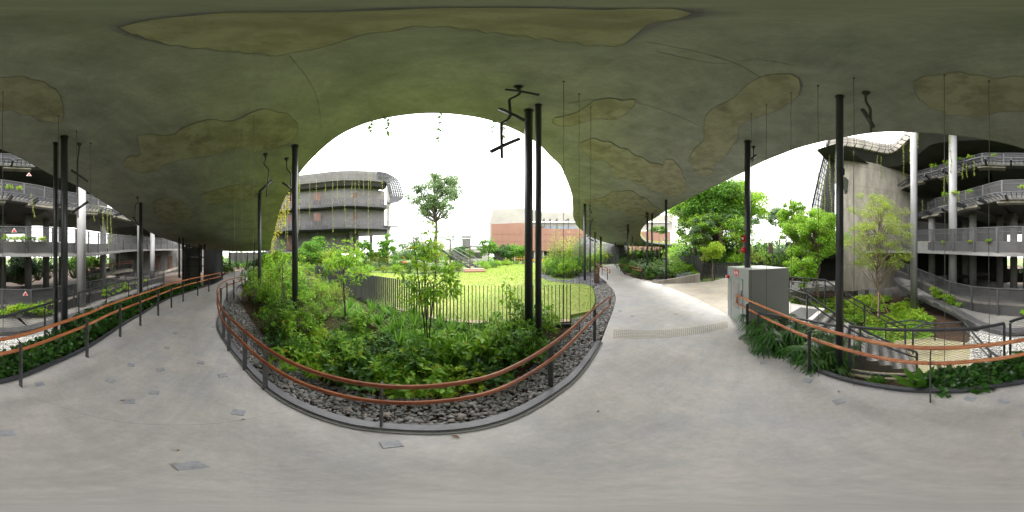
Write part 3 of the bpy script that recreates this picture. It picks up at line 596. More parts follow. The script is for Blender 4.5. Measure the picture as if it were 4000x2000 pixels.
# ------------------------------------------------------------------ climbing wires
wg = 'thin climbing wires from the canopy to the beds'
for x, y, low in [(7, 230, -.9), (147, 290, -.3), (192, 330, -.2), (228, 360, -.2), (590, 372, -.1), (608, 325, -.1), (638, 290, -.1), (1418, 205, -.1), (1457, 236, -.1), (1486, 268, -.1), (1890, 285, -.1), (1928, 262, -.1), (1990, 232, -.1), (2058, 215, -.15), (2148, 196, -.15), (2376, 188, -.2), (2488, 202, -.2)]:
    h = soffit_hit(x * K, y * K)
    if h is None: continue
    t = empty('climbing_wire', (h.x, h.y, low), 'thin upright climbing wire hung from the canopy soffit', 'wire', wg)
    m = MB(); kk = [(h.x + random.uniform(-.004, .004), h.y + random.uniform(-.004, .004), z) for z in np.linspace(low, h.z, 14)]; m.tube(kk, .0035, 5); m.build('strand', M['wire'], t)
    m = MB(); m.lathe((h.x, h.y, h.z), [(.014, 0), (.012, -.03), (.006, -.04)], 8); m.build('anchor', M['black'], t)
# ------------------------------------------------------------------ handrails
def on_curve(pts, z, n=5, rev=False): return cat([G(x, y, z) for x, y in pts], n)
def handrail(label, top, low, posts, zt=.78, zl=.58, r=.019, loops=(True, True), post_in=None, group='timber handrails along the walkway', wood='wood'):
    T = resample(cat([G(x, y, zt) for x, y in top], 6), .12)
    t = empty('handrail', T[len(T) // 2] * (1, 1, 0), label, 'handrail', group)
    L_ = T.copy(); L_[:, 2] -= (zt - zl)
    for P, nm in ((T, 'rail'), (L_, 'rail')):
        m = MB(); m.tube(P, r, 10); m.build(nm, M[wood], t, True)
    for k, on in ((0, loops[0]), (-1, loops[1])):
        if on: m = MB(); m.tube([T[k] + (0, 0, r * .4), L_[k] - (0, 0, r * .4)], r * .98, 10); m.build('end_loop', M[wood], t, True)
    return t, T
def posts_on(t, T, L, pts, zt, w_=.055, base=-.02):
    for px, side in pts:
        # nearest rail point by bearing
        b = np.array([math.atan2(p[0], p[1]) for p in T]); k = int(np.argmin(np.abs(np.angle(np.exp(1j * (b - az(px)))))))
        p = T[k]; q = T[min(k + 1, len(T) - 1)] - T[max(k - 1, 0)]; q /= np.linalg.norm(q); nrm = np.array((-q[1], q[0], 0)) * side
        o = p + nrm * .075
        m = MB(); m.bar(o * (1, 1, 0) + (0, 0, base), o * (1, 1, 0) + (0, 0, zt - .05), .012, w_, up=nrm); m.build('post', M['steel'], t)
        for dz in (0, -.2):
            m = MB(); c = p + (0, 0, dz - .022); m.tube([o + (0, 0, dz - .05), c + (0, 0, -.01), c + (0, 0, .012)], .006, 6); m.build('bracket', M['black'], t)
frt = [(946, 1080), (905, 1089), (876, 1100), (856, 1115), (848, 1140), (853, 1172), (866, 1205), (890, 1235), (926, 1267), (1022, 1348), (1153, 1424), (1280, 1469), (1406, 1497), (1503, 1509), (1600, 1512), (1751, 1502), (1903, 1474), (2004, 1434), (2105, 1378), (2206, 1307), (2307, 1217), (2383, 1158)]
t, T = handrail('long curved timber handrail round the planting bed, double rail on flat steel posts', frt, None, None)
posts_on(t, T, None, [(935, 1), (905, 1), (876, 1), (858, 1), (853, 1), (878, 1), (1020, 1), (1506, 1), (2172, 1), (2342, 1)], .78)
bck = [(2878, 1153), (2905, 1165), (2960, 1189), (3049, 1227), (3177, 1274), (3300, 1309), (3426, 1338), (3543, 1355), (3682, 1360), (3799, 1353), (3900, 1343), (4000, 1327), (4120, 1300), (4233, 1263), (4350, 1222), (4457, 1179), (4606, 1130), (4699, 1100), (4790, 1080), (4860, 1066)]
t, T = handrail('long bright timber handrail along the back edge of the walkway above the lower court', bck, None, None, r=.023, wood='wood_lit')
posts_on(t, T, None, [(2936, -1), (3175, -1), (3625, -1), (4080, -1), (4325, -1), (4455, -1), (4540, -1), (4605, -1), (4660, -1), (4710, -1), (4765, -1), (4810, -1)], .78)
t, T = handrail('short timber handrail with looped end at the front corner of the planted island', [(2419, 1031), (2430, 1032), (2450, 1036), (2470, 1041), (2505, 1048)], None, None, zt=.84, zl=.64, r=.03)
posts_on(t, T, None, [(2421, 1), (2432, 1), (2439, 1), (2465, 1), (2500, 1)], .84)
t, T = handrail('short timber handrail with looped end just behind the brown sign', [(2330, 1027), (2334, 1030), (2343, 1035), (2352, 1040), (2368, 1047), (2382, 1054)], None, None, zt=.84, zl=.64, r=.028)
posts_on(t, T, None, [(2331, 1), (2338, 1), (2349, 1), (2369, 1)], .84)
struct(MB().bar(G(2349, 1088, .02), G(2369, 1105, .02), .02, .08).build('kerb_edging', M['black']))

# ------------------------------------------------------------------ grey hose cabinet
cab = empty('hose_cabinet', (*((cabA + cabC) / 2)[:2], 0), 'grey block shaped hose cabinet with glazed door beside the walkway', 'cabinet')
ch = 1.41; m = MB(); ctr = [cabA, cabB, cabC, cabD]
m.prism([tuple(p[:2]) for p in ctr][::1], 0.0, ch); m.build('housing', M['cabinet'], cab)
ab = cabB - cabA; wAB = np.linalg.norm(ab); ab = ab / wAB; nAB = np.array((ab[1], -ab[0], 0)); nAB *= -1 if nAB.dot(-cabA) < 0 else 1
def s_on(px):
    d = np.array((math.sin(az(px)), math.cos(az(px)))); A = np.array([[d[0], -ab[0]], [d[1], -ab[1]]]); r, s = np.linalg.solve(A, cabA[:2]); return s, r
def panel(px0, px1, z0, z1, t0, t1, name, m_, parent):
    s0, s1 = s_on(px0)[0], s_on(px1)[0]; mb = MB()
    vs = [cabA + ab * s + nAB * t + np.array((0, 0, z)) for t in (t0, t1) for s, z in ((s0, z0), (s1, z0), (s1, z1), (s0, z1))]
    mb.add(vs, [(3, 2, 1, 0), (4, 5, 6, 7), (0, 1, 5, 4), (1, 2, 6, 5), (2, 3, 7, 6), (3, 0, 4, 7)]); return mb.build(name, m_, parent)
for x0, x1, z0, z1 in ((2855, 2857.5, .02, 1.18), (2900, 2902.5, .02, 1.18), (2857.5, 2900, 1.155, 1.18)): panel(x0, x1, z0, z1, 0.0, .018, 'door_frame', M['cabdoor'], cab)
dr = panel(2858, 2899.5, .03, 1.148, .0, .010, 'door', M['cabdoor'], cab)
panel(2864, 2889, .40, 1.06, .010, .014, 'window_frame', M['box'], dr); panel(2865.5, 2887.5, .42, 1.04, .014, .017, 'pane', M['glass'], dr)
for zz in (.12, .78): panel(2898, 2900, zz, zz + .13, .011, .03, 'hinge', M['steel'], dr)
rs = panel(2866, 2886.5, 1.215, 1.355, .001, .006, 'red_sign', M['red'], cab)
for x0, x1, z0, z1 in ((2868, 2870.5, 1.24, 1.30), (2868, 2870.5, 1.312, 1.335), (2872, 2874, 1.24, 1.315), (2877, 2879.5, 1.27, 1.335), (2879.5, 2880.5, 1.25, 1.30), (2881.5, 2883, 1.235, 1.325), (2883, 2885, 1.235, 1.255)): panel(x0, x1, z0, z1, .006, .008, 'sign_mark', M['white'], rs)
bs = panel(2846.5, 2852, 1.225, 1.33, .001, .006, 'blue_sign', M['blue'], cab)
for x0, x1, z0, z1 in ((2848, 2850.5, 1.295, 1.315), (2848.5, 2850, 1.265, 1.29), (2848, 2851, 1.235, 1.258)): panel(x0, x1, z0, z1, .006, .008, 'sign_mark', M['white'], bs)
rb = panel(2841, 2850, 1.095, 1.17, .0, .06, 'red_call_point', M['red'], cab); panel(2842, 2845, 1.11, 1.15, .06, .063, 'sign_mark', M['white'], rb)

# brown totem sign
sp_ = G(2331, 1106); t = empty('totem_sign', sp_, 'dark brown upright sign with small tan lettering on the gravel by the path', 'sign')
a_ = az(2331); sx = np.array((math.cos(a_), -math.sin(a_), 0)); fw = np.array((math.sin(a_), math.cos(a_), 0))
m = MB(); m.box(sp_ + (0, 0, .46), (.33, .10, .98), -a_); m.build('board', M['sign'], t)
def stroke(x, z, w_, h_): m = MB(); m.box(sp_ + sx * x - fw * .052 + (0, 0, z), (w_, .004, h_), -a_); m.build('letter_line', M['signtext'], t)
stroke(0, .86, .04, .035); stroke(0, .72, .03, .03)
for k in range(9): stroke(-.105 + k * .026, .80 + .003 * (k % 2), .016, .022)
for k in range(7): stroke(-.078 + k * .026, .65 + .003 * (k % 2), .018, .025)
p = G(2314, 1104); t = empty('ground_spotlight', p, 'small pale spotlight on a spike beside the brown sign', 'spotlight')
m = MB(); m.tube([p, p + (0, 0, .12)], .012, 6); m.build('spike', M['black'], t); m = MB(); m.tube([p + (0, -.04, .14), p + (.01, .05, .19)], .05, 10); m.build('lamp_head', M['box'], t)

# ------------------------------------------------------------------ picket fence in front of the lawn
fb = cat([PD(1180, 11.6, -.02), G(1240, 1093), G(1305, 1127), G(1371, 1153), G(1477, 1192), G(1588, 1226), G(1690, 1251), (*G(1777, 1264)[:2], 0), G(1953, 1271), G(2105, 1268), G(2228, 1263)], 6); fb[:, 2] = 0
fence = empty('picket_fence', fb[len(fb) // 2], 'dark steel picket fence curving between the planting and the lawn', 'fence')
FP = resample(fb, .088); pk = None
for i, p in enumerate(FP):
    q = FP[min(i + 1, len(FP) - 1)] - FP[max(i - 1, 0)]; an = math.atan2(q[1], q[0])
    if pk is None:
        m = MB(); m.box((0, 0, .46), (.013, .06, 1.12)); pk = m.build('picket', M['black'], fence); me = pk.data; o = pk
    else: o = link('picket', me, None, fence, False)
    o.matrix_parent_inverse = parent_world(fence).inverted(); o.location = (p[0], p[1], 0); o.rotation_euler = (0, 0, an + random.uniform(-.03, .03))
cp = offset(fb, .05); cp[:, 2] = .035; tag(MB().band(cp, offset(cp, .17), .2).build('bed_coping', M['coping']), 'tan stone coping along the foot of the picket fence', 'kerb stone')
m = MB(); m.band(offset(fb, -.03) + (0, 0, .0), offset(fb, .045) + (0, 0, .0), .16); m.build('base_plate', M['black'], fence)

# ------------------------------------------------------------------ mesh guard between the back planting strip and the lower court
def diamond(m, A, B, z0A, z1A, z0B, z1B, cell=.034, hc=.020, wd=.0026):
    """expanded metal between two posts"""
    A, B = np.array(A, float), np.array(B, float); L_ = np.linalg.norm(B[:2] - A[:2]); nx = max(2, int(L_ / cell)); 
    nz = max(2, int((z1A - z0A) / hc)); dr_ = (B - A) / nx
    def P(i, j):
        t = i / nx; z = (z0A + (z0B - z0A) * t) + ((z1A - z0A) + ((z1B - z0B) - (z1A - z0A)) * t) * j / nz
        q = A + (B - A) * t; return np.array((q[0], q[1], z))
    vs, fs = [], []
    for j in range(nz):
        for i in range(nx):
            a_, b_ = (P(i, j), P(i + 1, j + 1)) if (i + j) % 2 == 0 else (P(i, j + 1), P(i + 1, j))
            k = len(vs); vs += [a_ - (0, 0, wd), a_ + (0, 0, wd), b_ + (0, 0, wd), b_ - (0, 0, wd)]; fs.append((k, k + 1, k + 2, k + 3))
    m.add(vs, fs)
gt = [(3318, 2.12), (3333, 2.1), (3426, 2.02), (3543, 1.99), (3682, 1.99), (3799, 2.03), (3939, 2.25), (4000, 2.45), (4205, 3.37), (4317, 4.35), (4440, 5.6), (4540, 6.9), (4640, 8.5)]
gc = resample(cat([PD(p, d) for p, d in gt], 4), .10)
def guard(P, label, zt=.73, zb=-.1, post=1.35, cell=.036):
    t = empty('mesh_guard', P[len(P) // 2] * (1, 1, 0) + (0, 0, zb), label, 'guard rail', 'expanded metal guards over the lower court')
    A = P.copy(); A[:, 2] = zt; m = MB()
    for a_, b_ in zip(A[:-1], A[1:]): m.bar(a_, b_, .045, .028)
    m.build('top_rail', M['black'], t)
    m = MB()
    for a_, b_ in zip(A[:-1], A[1:]): m.bar(a_ * (1, 1, 0) + (0, 0, zb), b_ * (1, 1, 0) + (0, 0, zb), .03, .03)
    m.build('bottom_rail', M['black'], t)
    Q = resample(A, post)
    for i, (a_, b_) in enumerate(zip(Q[:-1], Q[1:])):
        m = MB(); sub = A[(np.linalg.norm(A - a_, axis=1) + np.linalg.norm(A - b_, axis=1)) < np.linalg.norm(a_ - b_) * 1.04 + .02]
        far_ = np.linalg.norm(a_[:2]); s_ = 1 if far_ < 3 else (1.7 if far_ < 5 else 2.6)
        k0 = np.argmin(np.linalg.norm(A - a_, axis=1)); k1 = np.argmin(np.linalg.norm(A - b_, axis=1))
        for u, v in zip(A[k0:k1], A[k0 + 1:k1 + 1]): diamond(m, u * (1, 1, 0), v * (1, 1, 0), zb, zt, zb, zt, cell * s_, .021 * s_, .0022 * s_)
        o = m.build('mesh_panel', M['steel'], t)
    for q in Q:
        m = MB(); m.box((q[0], q[1], (zt + zb) / 2 - .03), (.035, .035, zt - zb), math.atan2(-q[0], q[1])); m.build('post', M['black'], t)
    return t
n1 = len(gc) * 46 // 100
k1 = int(np.argmin(np.abs(np.unwrap([math.atan2(p[0], p[1]) for p in gc]) - az(3945))))
guard(gc[:k1], 'expanded metal guard with curved top rail in front of the lower stair and landing')
guard(gc[k1:], 'long expanded metal guard rising beside the planting strip and the column pair')
# parapet kerb below the guard, algae stained
kp = offset(gc, .09); kp[:, 2] = -.12; tag(MB().band(kp, offset(kp, -.16), 1.6).build('retaining_kerb', M['algae']), 'algae stained concrete retaining edge under the mesh guard', 'retaining wall')
sp2 = [(2962, 2.9), (3040, 2.75), (3120, 2.62), (3200, 2.45), (3268, 2.32)]
g2 = resample(cat([PD(p, d) for p, d in sp2], 4), .1); guard(g2, 'lower expanded metal guard with flat top between the palms and the stair', zt=.64, zb=-.5, post=.75)
m = MB(); k2 = g2.copy(); k2[:, 2] = -.45; m.band(offset(k2, .05), offset(k2, -.1), 1.3); tag(m.build('retaining_kerb', M['conc']), 'grey concrete retaining edge behind the palms by the stair', 'retaining wall')
# planting strip ground
B1 = offset(B0, -.03); st_in = [tuple(p[:2]) for p in B1]; st_out = [tuple(p[:2]) for p in gc[::-1]] + [tuple(p[:2]) for p in g2[::-1]]
try:
    struct(MB().prism(st_in + [tuple(PD(4872, 12)[:2])] + st_out, -.6, -.16).build('planting_strip', M['soil']))
except Exception as ex: print('strip', ex)

# ------------------------------------------------------------------ lower court: floor, stair, railings
struct(MB().prism([tuple(PD(p, d)[:2]) for p, d in [(3330, 2.1), (3426, 2.0), (3543, 1.97), (3682, 1.97), (3799, 2.0), (3939, 2.2), (3990, 2.4), (3960, 3.6), (3800, 4.4), (3790, 5.4), (3640, 5.9), (3500, 5.6), (3440, 4.4), (3330, 3.0)]][::-1], -1.8, -1.5).build('court_floor', M['algae']))
struct(MB().prism([tuple(PD(p, d)[:2]) for p, d in [(3760, 5.2), (3790, 3.4), (3960, 2.3), (4150, 2.6), (4300, 4.0), (4250, 7.5), (4000, 6.8), (3850, 7.2)]][::-1], -1.8, -1.515).build('court_gravel_base', M['conc']))
Q1, Q2 = PD(3223, 5.1), PD(3536, 4.94); fd = (Q2 - Q1) / np.linalg.norm(Q2 - Q1); pn = np.array((-.79, .61, 0)); W_ = 1.4
stair = empty('concrete_stair', Q1, 'concrete stair with dark nosings going down to the lower court', 'stair')
ns = 9
for i in range(ns):
    a_ = Q1 + fd * (2.44 * i / ns); b_ = Q1 + fd * (2.44 * (i + 1) / ns); z = -1.5 * (i + 1) / (ns + 1)
    m = MB(); m.prism([tuple(a_[:2]), tuple(b_[:2]), tuple((b_ + pn * W_)[:2]), tuple((a_ + pn * W_)[:2])], -1.85, z); m.build('step', M['bldg'], stair)
    m = MB(); c = b_ + pn * W_ / 2 - fd * .03; m.box((c[0], c[1], z + .003), (.03, W_ - .06, .008), math.atan2(fd[1], fd[0])); m.build('nosing', M['steel'], stair)
m = MB(); c = Q1 - fd * .45 + pn * .7; m.box((c[0], c[1], .006), (.62, 1.0, .008), math.atan2(fd[1], fd[0])); tag(m.build('door_mat', M['steel']), 'dark mat at the top of the concrete stair', 'mat')
def railing(pts, label, zl=.17, posts=(0,), mesh=True, r=.024):
    P = [np.array(p, float) for p in pts]; t = empty('stair_railing', P[0] - (0, 0, .95), label, 'railing', 'black railings of the lower court')
    m = MB(); [m.bar(a_, b_, .055, .03) for a_, b_ in zip(P[:-1], P[1:])]; m.build('top_rail', M['black'], t)
    m = MB(); off = np.array((0, 0, -zl)); m.tube([p + off for p in P], .019, 8); m.build('grab_rail', M['steel'], t)
    for (p, zb) in posts: m = MB(); m.bar(np.array(p) * (1, 1, 0) + (0, 0, zb), p, .05, .03, up=(0, 1, 0)); m.build('post', M['black'], t)
    if mesh:
        for a_, b_ in zip(P[:-1], P[1:]):
            m = MB(); diamond(m, a_ * (1, 1, 0), b_ * (1, 1, 0), a_[2] - .9, a_[2] - .02, b_[2] - .9, b_[2] - .02, .075, .05, .0035); m.build('mesh_panel', M['steel'], t)
A0, A1, A2 = PD(3070, 5.95, .95), np.array((*Q1[:2], .95)), np.array((*Q2[:2], -.55))
railing([A0, A1, A2], 'black railing with mesh along the far side of the concrete stair', posts=[(A0, 0), (A1, 0), (A0 * .5 + A1 * .5, 0), (A1 * .5 + A2 * .5, -1.1), (A2, -1.5)])
N0 = PD(3080, 4.5, .78); N1 = np.array((*(Q1 + pn * W_)[:2], .95)) * (1, 1, .84); N2 = np.array((*(Q2 + pn * W_)[:2], -.7))
railing([N0, N1, N2], 'black railing along the near side of the stair, passing behind the thick column', posts=[(N0, 0), (N1, 0), (N1 * .5 + N2 * .5, -.9), (N2, -1.5)], mesh=False)
Lr = [PE(3566, 1285, 4.67), PE(3610, 1264, 5.1), PE(3766, 1257, 5.27), PE(3870, 1375, 3.4), PE(3950, 1425, 2.95)]
railing(Lr, 'black angled railing round the sunken landing of the lower court', posts=[(Lr[0], -1.5), (Lr[2], -1.5), (Lr[3], -1.7), (Lr[4], -1.7)], zl=.2)
Lq = [PE(3330, 1290, 3.9), PE(3420, 1300, 4.0), PE(3450, 1330, 3.1)]
railing([PE(3460, 1262, 5.6), PE(3560, 1250, 5.9), PE(3652, 1262, 5.6)], 'short black railing at the back of the lower landing', posts=[(PE(3460, 1262, 5.6), -1.5), (PE(3652, 1262, 5.6), -1.5)])

# ------------------------------------------------------------------ the large curved building behind the walkway
RB = empty('curved_building', PD(3800, 14, -1.9), 'large curved grey building with planted balconies facing the walkway', 'building')
def level(edge, parapet_in, depth, thick, zoff=0, rail_h=1.35, kerb_h=.5, ledge=0.0, post_step=1.5, mat_mesh='mesh', slab_mat='bldg', nm='floor_slab', seg=(0, None), smooth=4, rail=True, kerb_mat='conc'):
    """edge: (bearing, distance, height of the slab underside)"""
    E = cat([(*PD(p, d)[:2], z) for p, d, z in edge], smooth); E = resample(E, .5)
    # inwards is away from the camera: travel is clockwise seen from above, so inwards is to the left
    top = E.copy(); top[:, 2] += thick
    if ledge > 0:
        # steel grating ledge outside the slab: two edge angles and cross bars, each bracket its own part
        o_ = E.copy(); o_[:, 2] += thick * .55; i_ = offset(o_, ledge); m = MB()
        for Pq in (o_, offset(o_, ledge * .5)):
            for a_, b_ in zip(Pq[:-1], Pq[1:]): m.bar(a_, b_, .05, .07)
        m.build('ledge_frame', M['black'], RB)
        R3 = resample(np.c_[o_, i_], .42); m = MB()
        for q in R3: m.bar(q[:3], q[3:], .035, .04)
        tag(m.build('ledge_bars', M['black'], RB), kind='stuff')
        R4 = resample(np.c_[o_, i_], 2.4)
        for q in R4[1:-1]: m = MB(); m.bar(q[:3] - (0, 0, .1), q[3:] - (0, 0, .14), .12, .2); m.build('ledge_bracket', M['black'], RB)
        E = offset(E, ledge); top = E.copy(); top[:, 2] += thick
    m = MB(); m.band(top, offset(top, depth), thick); m.build(nm, M[slab_mat], RB)
    if not rail: return E, top
    K_ = offset(top, parapet_in)
    if kerb_h:
        Kt = K_.copy(); Kt[:, 2] += kerb_h; m = MB(); m.band(Kt, offset(Kt, .35), kerb_h); m.build('parapet', M[kerb_mat], RB)
        m = MB(); Kc = offset(Kt, -.02); Kc[:, 2] += .05; m.band(Kc, offset(Kc, .4), .06); m.build('parapet_cap', M['concpale'], RB)
    F_ = offset(K_, -.05); Q = resample(F_, post_step)
    for i, q in enumerate(Q):
        m = MB(); nxt = Q[min(i + 1, len(Q) - 1)] - Q[max(i - 1, 0)]; m.box((q[0], q[1], q[2] + rail_h / 2), (.11, .07, rail_h), math.atan2(nxt[1], nxt[0])); m.build('railing_post', M['steel'], RB)
        if i:
            p = Q[i - 1]; m = MB(); m.band([p + (0, 0, .06), q + (0, 0, .06)], [p + (0, 0, rail_h - .02), q + (0, 0, rail_h - .02)]); m.build('mesh_panel', M[mat_mesh], RB)
            m = MB(); m.bar(p + (0, 0, rail_h), q + (0, 0, rail_h), .05, .05); m.bar(p + (0, 0, rail_h - .28), q + (0, 0, rail_h - .28), .03, .03); m.build('railing_bar', M['steel'], RB)
    return E, top
deckE = [(3490, 12.5, -.1), (3515, 10.8, -.35), (3580, 10.2, -.85), (3706, 8.4, -1.22), (3790, 7.1, -1.42), (3855, 6.4, -1.43), (3939, 5.95, -1.43), (4000, 6.0, -1.43), (4093, 6.1, -1.43), (4210, 6.9, -1.43), (4391, 9.2, -1.43), (4512, 11.9, -1.43), (4645, 17.5, -1.43)]
deck_rail = [(3500, 12.9, 0), (3578, 11.6, -.55), (3660, 9.9, -.95), (3729, 8.9, -1.2), (3805, 8.3, -1.3), (3877, 7.95, -1.3), (3940, 7.85, -1.3), (4000, 7.7, -1.3), (4100, 7.5, -1.3), (4210, 8.1, -1.3), (4300, 9.4, -1.3), (4396, 11, -1.3), (4512, 14, -1.3), (4640, 19, -1.3)]
level(deckE, 0, 9, .13, rail=False, slab_mat='bldg', nm='deck_slab')
P = resample(cat([(*PD(p, d)[:2], z + .135) for p, d, z in deckE], 4), .3); m = MB(); m.band(offset(P, .02), offset(P, .38), .02); m.build('deck_grating', M['steel'], RB)
m = MB(); m.band(P + (0, 0, -.02), offset(P, .06) + (0, 0, -.02), .3); m.build('deck_fascia', M['steel'], RB)
E_ = cat([(*PD(p, d)[:2], z) for p, d, z in deck_rail], 4); E_ = resample(E_, .5); DECKR = E_.copy()
Kt = E_.copy(); Kt[:, 2] += .5; m = MB(); m.band(Kt, offset(Kt, .35), .5); m.build('parapet', M['conc'], RB)
m = MB(); Kc = offset(Kt, -.02); Kc[:, 2] += .05; m.band(Kc, offset(Kc, .4), .06); m.build('parapet_cap', M['concpale'], RB)
Q = resample(offset(E_, -.06), 1.35)
for i, q in enumerate(Q):
    hh_ = 1.42; m = MB(); nxt = Q[min(i + 1, len(Q) - 1)] - Q[max(i - 1, 0)]; m.box((q[0], q[1], q[2] + hh_ / 2), (.09, .06, hh_), math.atan2(nxt[1], nxt[0])); m.build('railing_post', M['steel'], RB)
    if i:
        p = Q[i - 1]; m = MB(); m.band([p + (0, 0, .06), q + (0, 0, .06)], [p + (0, 0, hh_ - .02), q + (0, 0, hh_ - .02)]); m.build('mesh_panel', M['mesh'], RB)
        m = MB(); m.bar(p + (0, 0, hh_), q + (0, 0, hh_), .05, .05); m.build('railing_bar', M['steel'], RB)
A_ = [(3060, 17, 2.3), (3150, 15.2, 2.1), (3250, 14.2, 2.05), (3330, 14.6, 2.0), (3500, 12.8, 1.95), (3580, 11.2, 1.9), (3700, 10.3, 1.82), (3800, 9.4, 1.74), (3900, 8.7, 1.68), (4000, 8.4, 1.66), (4150, 8.6, 1.66), (4290, 9.2, 1.66), (4345, 10, 1.68), (4400, 12, 1.78), (4510, 16.5, 2.15), (4600, 20, 2.35), (4720, 27, 2.7)]
EA, topA = level(A_, .45, 7, .17, kerb_h=.62, rail_h=1.48, slab_mat='conc')
B_ = [(3575, 14.6, 5.2), (3589, 13.6, 5.2), (3640, 12.2, 5.15), (3702, 11.4, 5.15), (3760, 10.4, 5.2), (3823, 9.7, 5.2), (3884, 9.0, 5.2), (4000, 8.8, 5.2), (4080, 9.1, 5.2), (4154, 9.7, 5.2), (4230, 10.3, 5.2), (4303, 11.2, 5.15), (4380, 11.6, 5.15), (4447, 12.2, 5.1), (4520, 14, 5.05), (4600, 18, 5.0), (4720, 26, 5)]
level(B_, .35, 7, .3, ledge=.9, kerb_h=.38, rail_h=1.25)
C_ = [(3505, 15.5, 8.7), (3548, 13.9, 8.7), (3590, 13.2, 8.7), (3641, 12.6, 8.7), (3700, 11.8, 8.7), (3760, 11, 8.7), (3835, 10.3, 8.7), (3916, 10.4, 8.7), (4000, 10.4, 8.7), (4102, 10.6, 8.7), (4250, 11, 8.7), (4400, 12.5, 8.7), (4520, 15, 8.7)]
level(C_, .35, 7, .3, ledge=.9, kerb_h=.0, rail_h=1.15, mat_mesh='mesh')
# roof parapet band and the deep dark soffit under it
Rf = [(3228, 14.2, 11.75), (3240, 13.0, 11.9), (3270, 12.7, 11.95), (3310, 12.8, 11.95), (3360, 13.1, 11.95), (3403, 13.5, 11.95), (3445, 13.9, 11.95), (3480, 14.0, 11.95), (3507, 13.4, 12), (3527, 12.7, 12.05), (3554, 11.7, 12.1), (3580, 10.9, 12.15), (3640, 10.3, 12.2), (3720, 10, 12.2), (3850, 9.8, 12.2), (4000, 9.9, 12.2), (4200, 11, 12.2), (4400, 13, 12.2), (4520, 16, 12.2), (4620, 20, 12)]
Rr = resample(cat([(*PD(p, d)[:2], z) for p, d, z in Rf], 5), .35); Rt = offset(Rr, .12); Rt[:, 2] += 1.35
m = MB(); m.band(Rt, Rr); m.band(Rr + (0, 0, .02), offset(Rr, 9) + (0, 0, .02)); m.band(Rt, offset(Rt, 9)); m.build('roof_parapet', M['concpale'], RB)
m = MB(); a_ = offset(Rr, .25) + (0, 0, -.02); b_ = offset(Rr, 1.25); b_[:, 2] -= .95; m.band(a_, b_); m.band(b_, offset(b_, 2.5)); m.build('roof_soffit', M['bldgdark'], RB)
for zz, rr in ((.12, .02), (.62, .02), (1.3, .025)):
    P = offset(Rr, -.45 + zz * .3); P[:, 2] += zz; m = MB(); [m.bar(x_, y_, .035, .035) for x_, y_ in zip(P[:-1], P[1:])]; m.build('trellis_rail', M['steel'], RB)
Q = resample(np.c_[offset(Rr, -.45), offset(Rr, .9)], .95)
for q in Q:
    if math.hypot(q[0], q[1]) < 30: m = MB(); m.bar(q[:3] + (0, 0, .1), q[3:] + (0, 0, -.1), .05, .06); m.bar(q[:3] + (0, 0, .1), q[:3] * .98 + q[3:] * .02 + (0, 0, 1.25), .04, .04); m.build('trellis_bracket', M['steel'], RB)
# slanting mesh hood at the end of the building
O0, O1 = PE(3238, 545, 13.1), PE(3166, 842, 15.0); I0, I1 = PE(3262, 640, 14.4), PE(3250, 860, 14.8)
m = MB()
for k in range(15):
    t_ = k / 14; a_ = O0 + (O1 - O0) * t_; b_ = I0 + (I1 - I0) * t_; m.bar(a_, b_, .05, .05)
for s_ in np.linspace(0, 1, 9): m.bar(O0 + (I0 - O0) * s_, O1 + (I1 - O1) * s_, .05, .05)
tag(m.build('mesh_hood', M['black'], RB), kind='stuff')
m = MB(); m.band([O0, I0], [O1, I1]); m.build('hood_screen', M['meshdark'], RB)
m = MB(); m.bar(O0, O1, .14, .14); m.build('hood_edge', M['black'], RB)
m = MB(); w0, w1 = PE(3250, 640, 15.6), PE(3178, 905, 17.5); m.add([PE(3175, 1010, 16), PE(3262, 1010, 15.0), PE(3262, 620, 15.0), PE(3236, 640, 15.6)], [(0, 1, 2, 3)]); m.build('end_wall', M['bldgdark'], RB)
# the big blank concrete wall, panel joints, pillars
Wl = resample(cat([(*PD(p, d)[:2], -1.35) for p, d in [(3282, 13.8), (3330, 14.0), (3400, 14.6), (3480, 15.6), (3530, 16.5), (3575, 17.7)]], 5), .6)
m = MB(); top = Wl.copy(); top[:, 2] = 11.15; m.band(top, offset(top, .5), 12.5); m.build('blank_wall', M['concpale'], RB)
for zz in (1.0, 3.4, 5.8, 8.2, 10.4):
    P = offset(Wl, -.006); P[:, 2] = zz; m = MB(); [m.bar(x_, y_, .01, .025) for x_, y_ in zip(P[:-1], P[1:])]; m.build('wall_joint', M['conc'], RB)
for px in (3315, 3365, 3408, 3470, 3530): m = MB(); p = PD(px, 14.5); m.box((p[0], p[1], -2.0), (.62, .5, 1.5), -az(px)); m.build('pillar', M['conc'], RB)
for px, d, r, z0, z1 in [(3568, 9.7, .18, -1.95, 12.3), (3722, 10.9, .28, -1.95, 12.2), (4318, 9.4, .26, -1.3, 7.5), (4403, 14.5, .28, -1.3, 5.2), (4460, 22, .28, -1.3, 5.2), (4595, 19, .28, -1.3, 5.2), (4545, 13.8, .10, -1.3, 5.2)]:
    p = PD(px, d); m = MB(); m.lathe((p[0], p[1], z0), [(r, 0), (r, z1 - z0)], 24); m.build('round_column', M['colw'], RB, True)
for px, d in [(3640, 14), (3770, 15), (3800, 12.8), (3905, 14), (3960, 13), (4010, 14), (4110, 13.5), (4180, 15), (4240, 17)]:
    p = PD(px, d); m = MB(); m.lathe((p[0], p[1], -1.95), [(.30, 0), (.30, 7.1)], 16); m.build('round_column', M['conc'], RB, True)
m = MB(); p = PD(3579, 9.9); m.tube([p + (0, 0, -1.9), p + (0, 0, 12)], .07, 8); m.build('downpipe', M['steel'], RB)
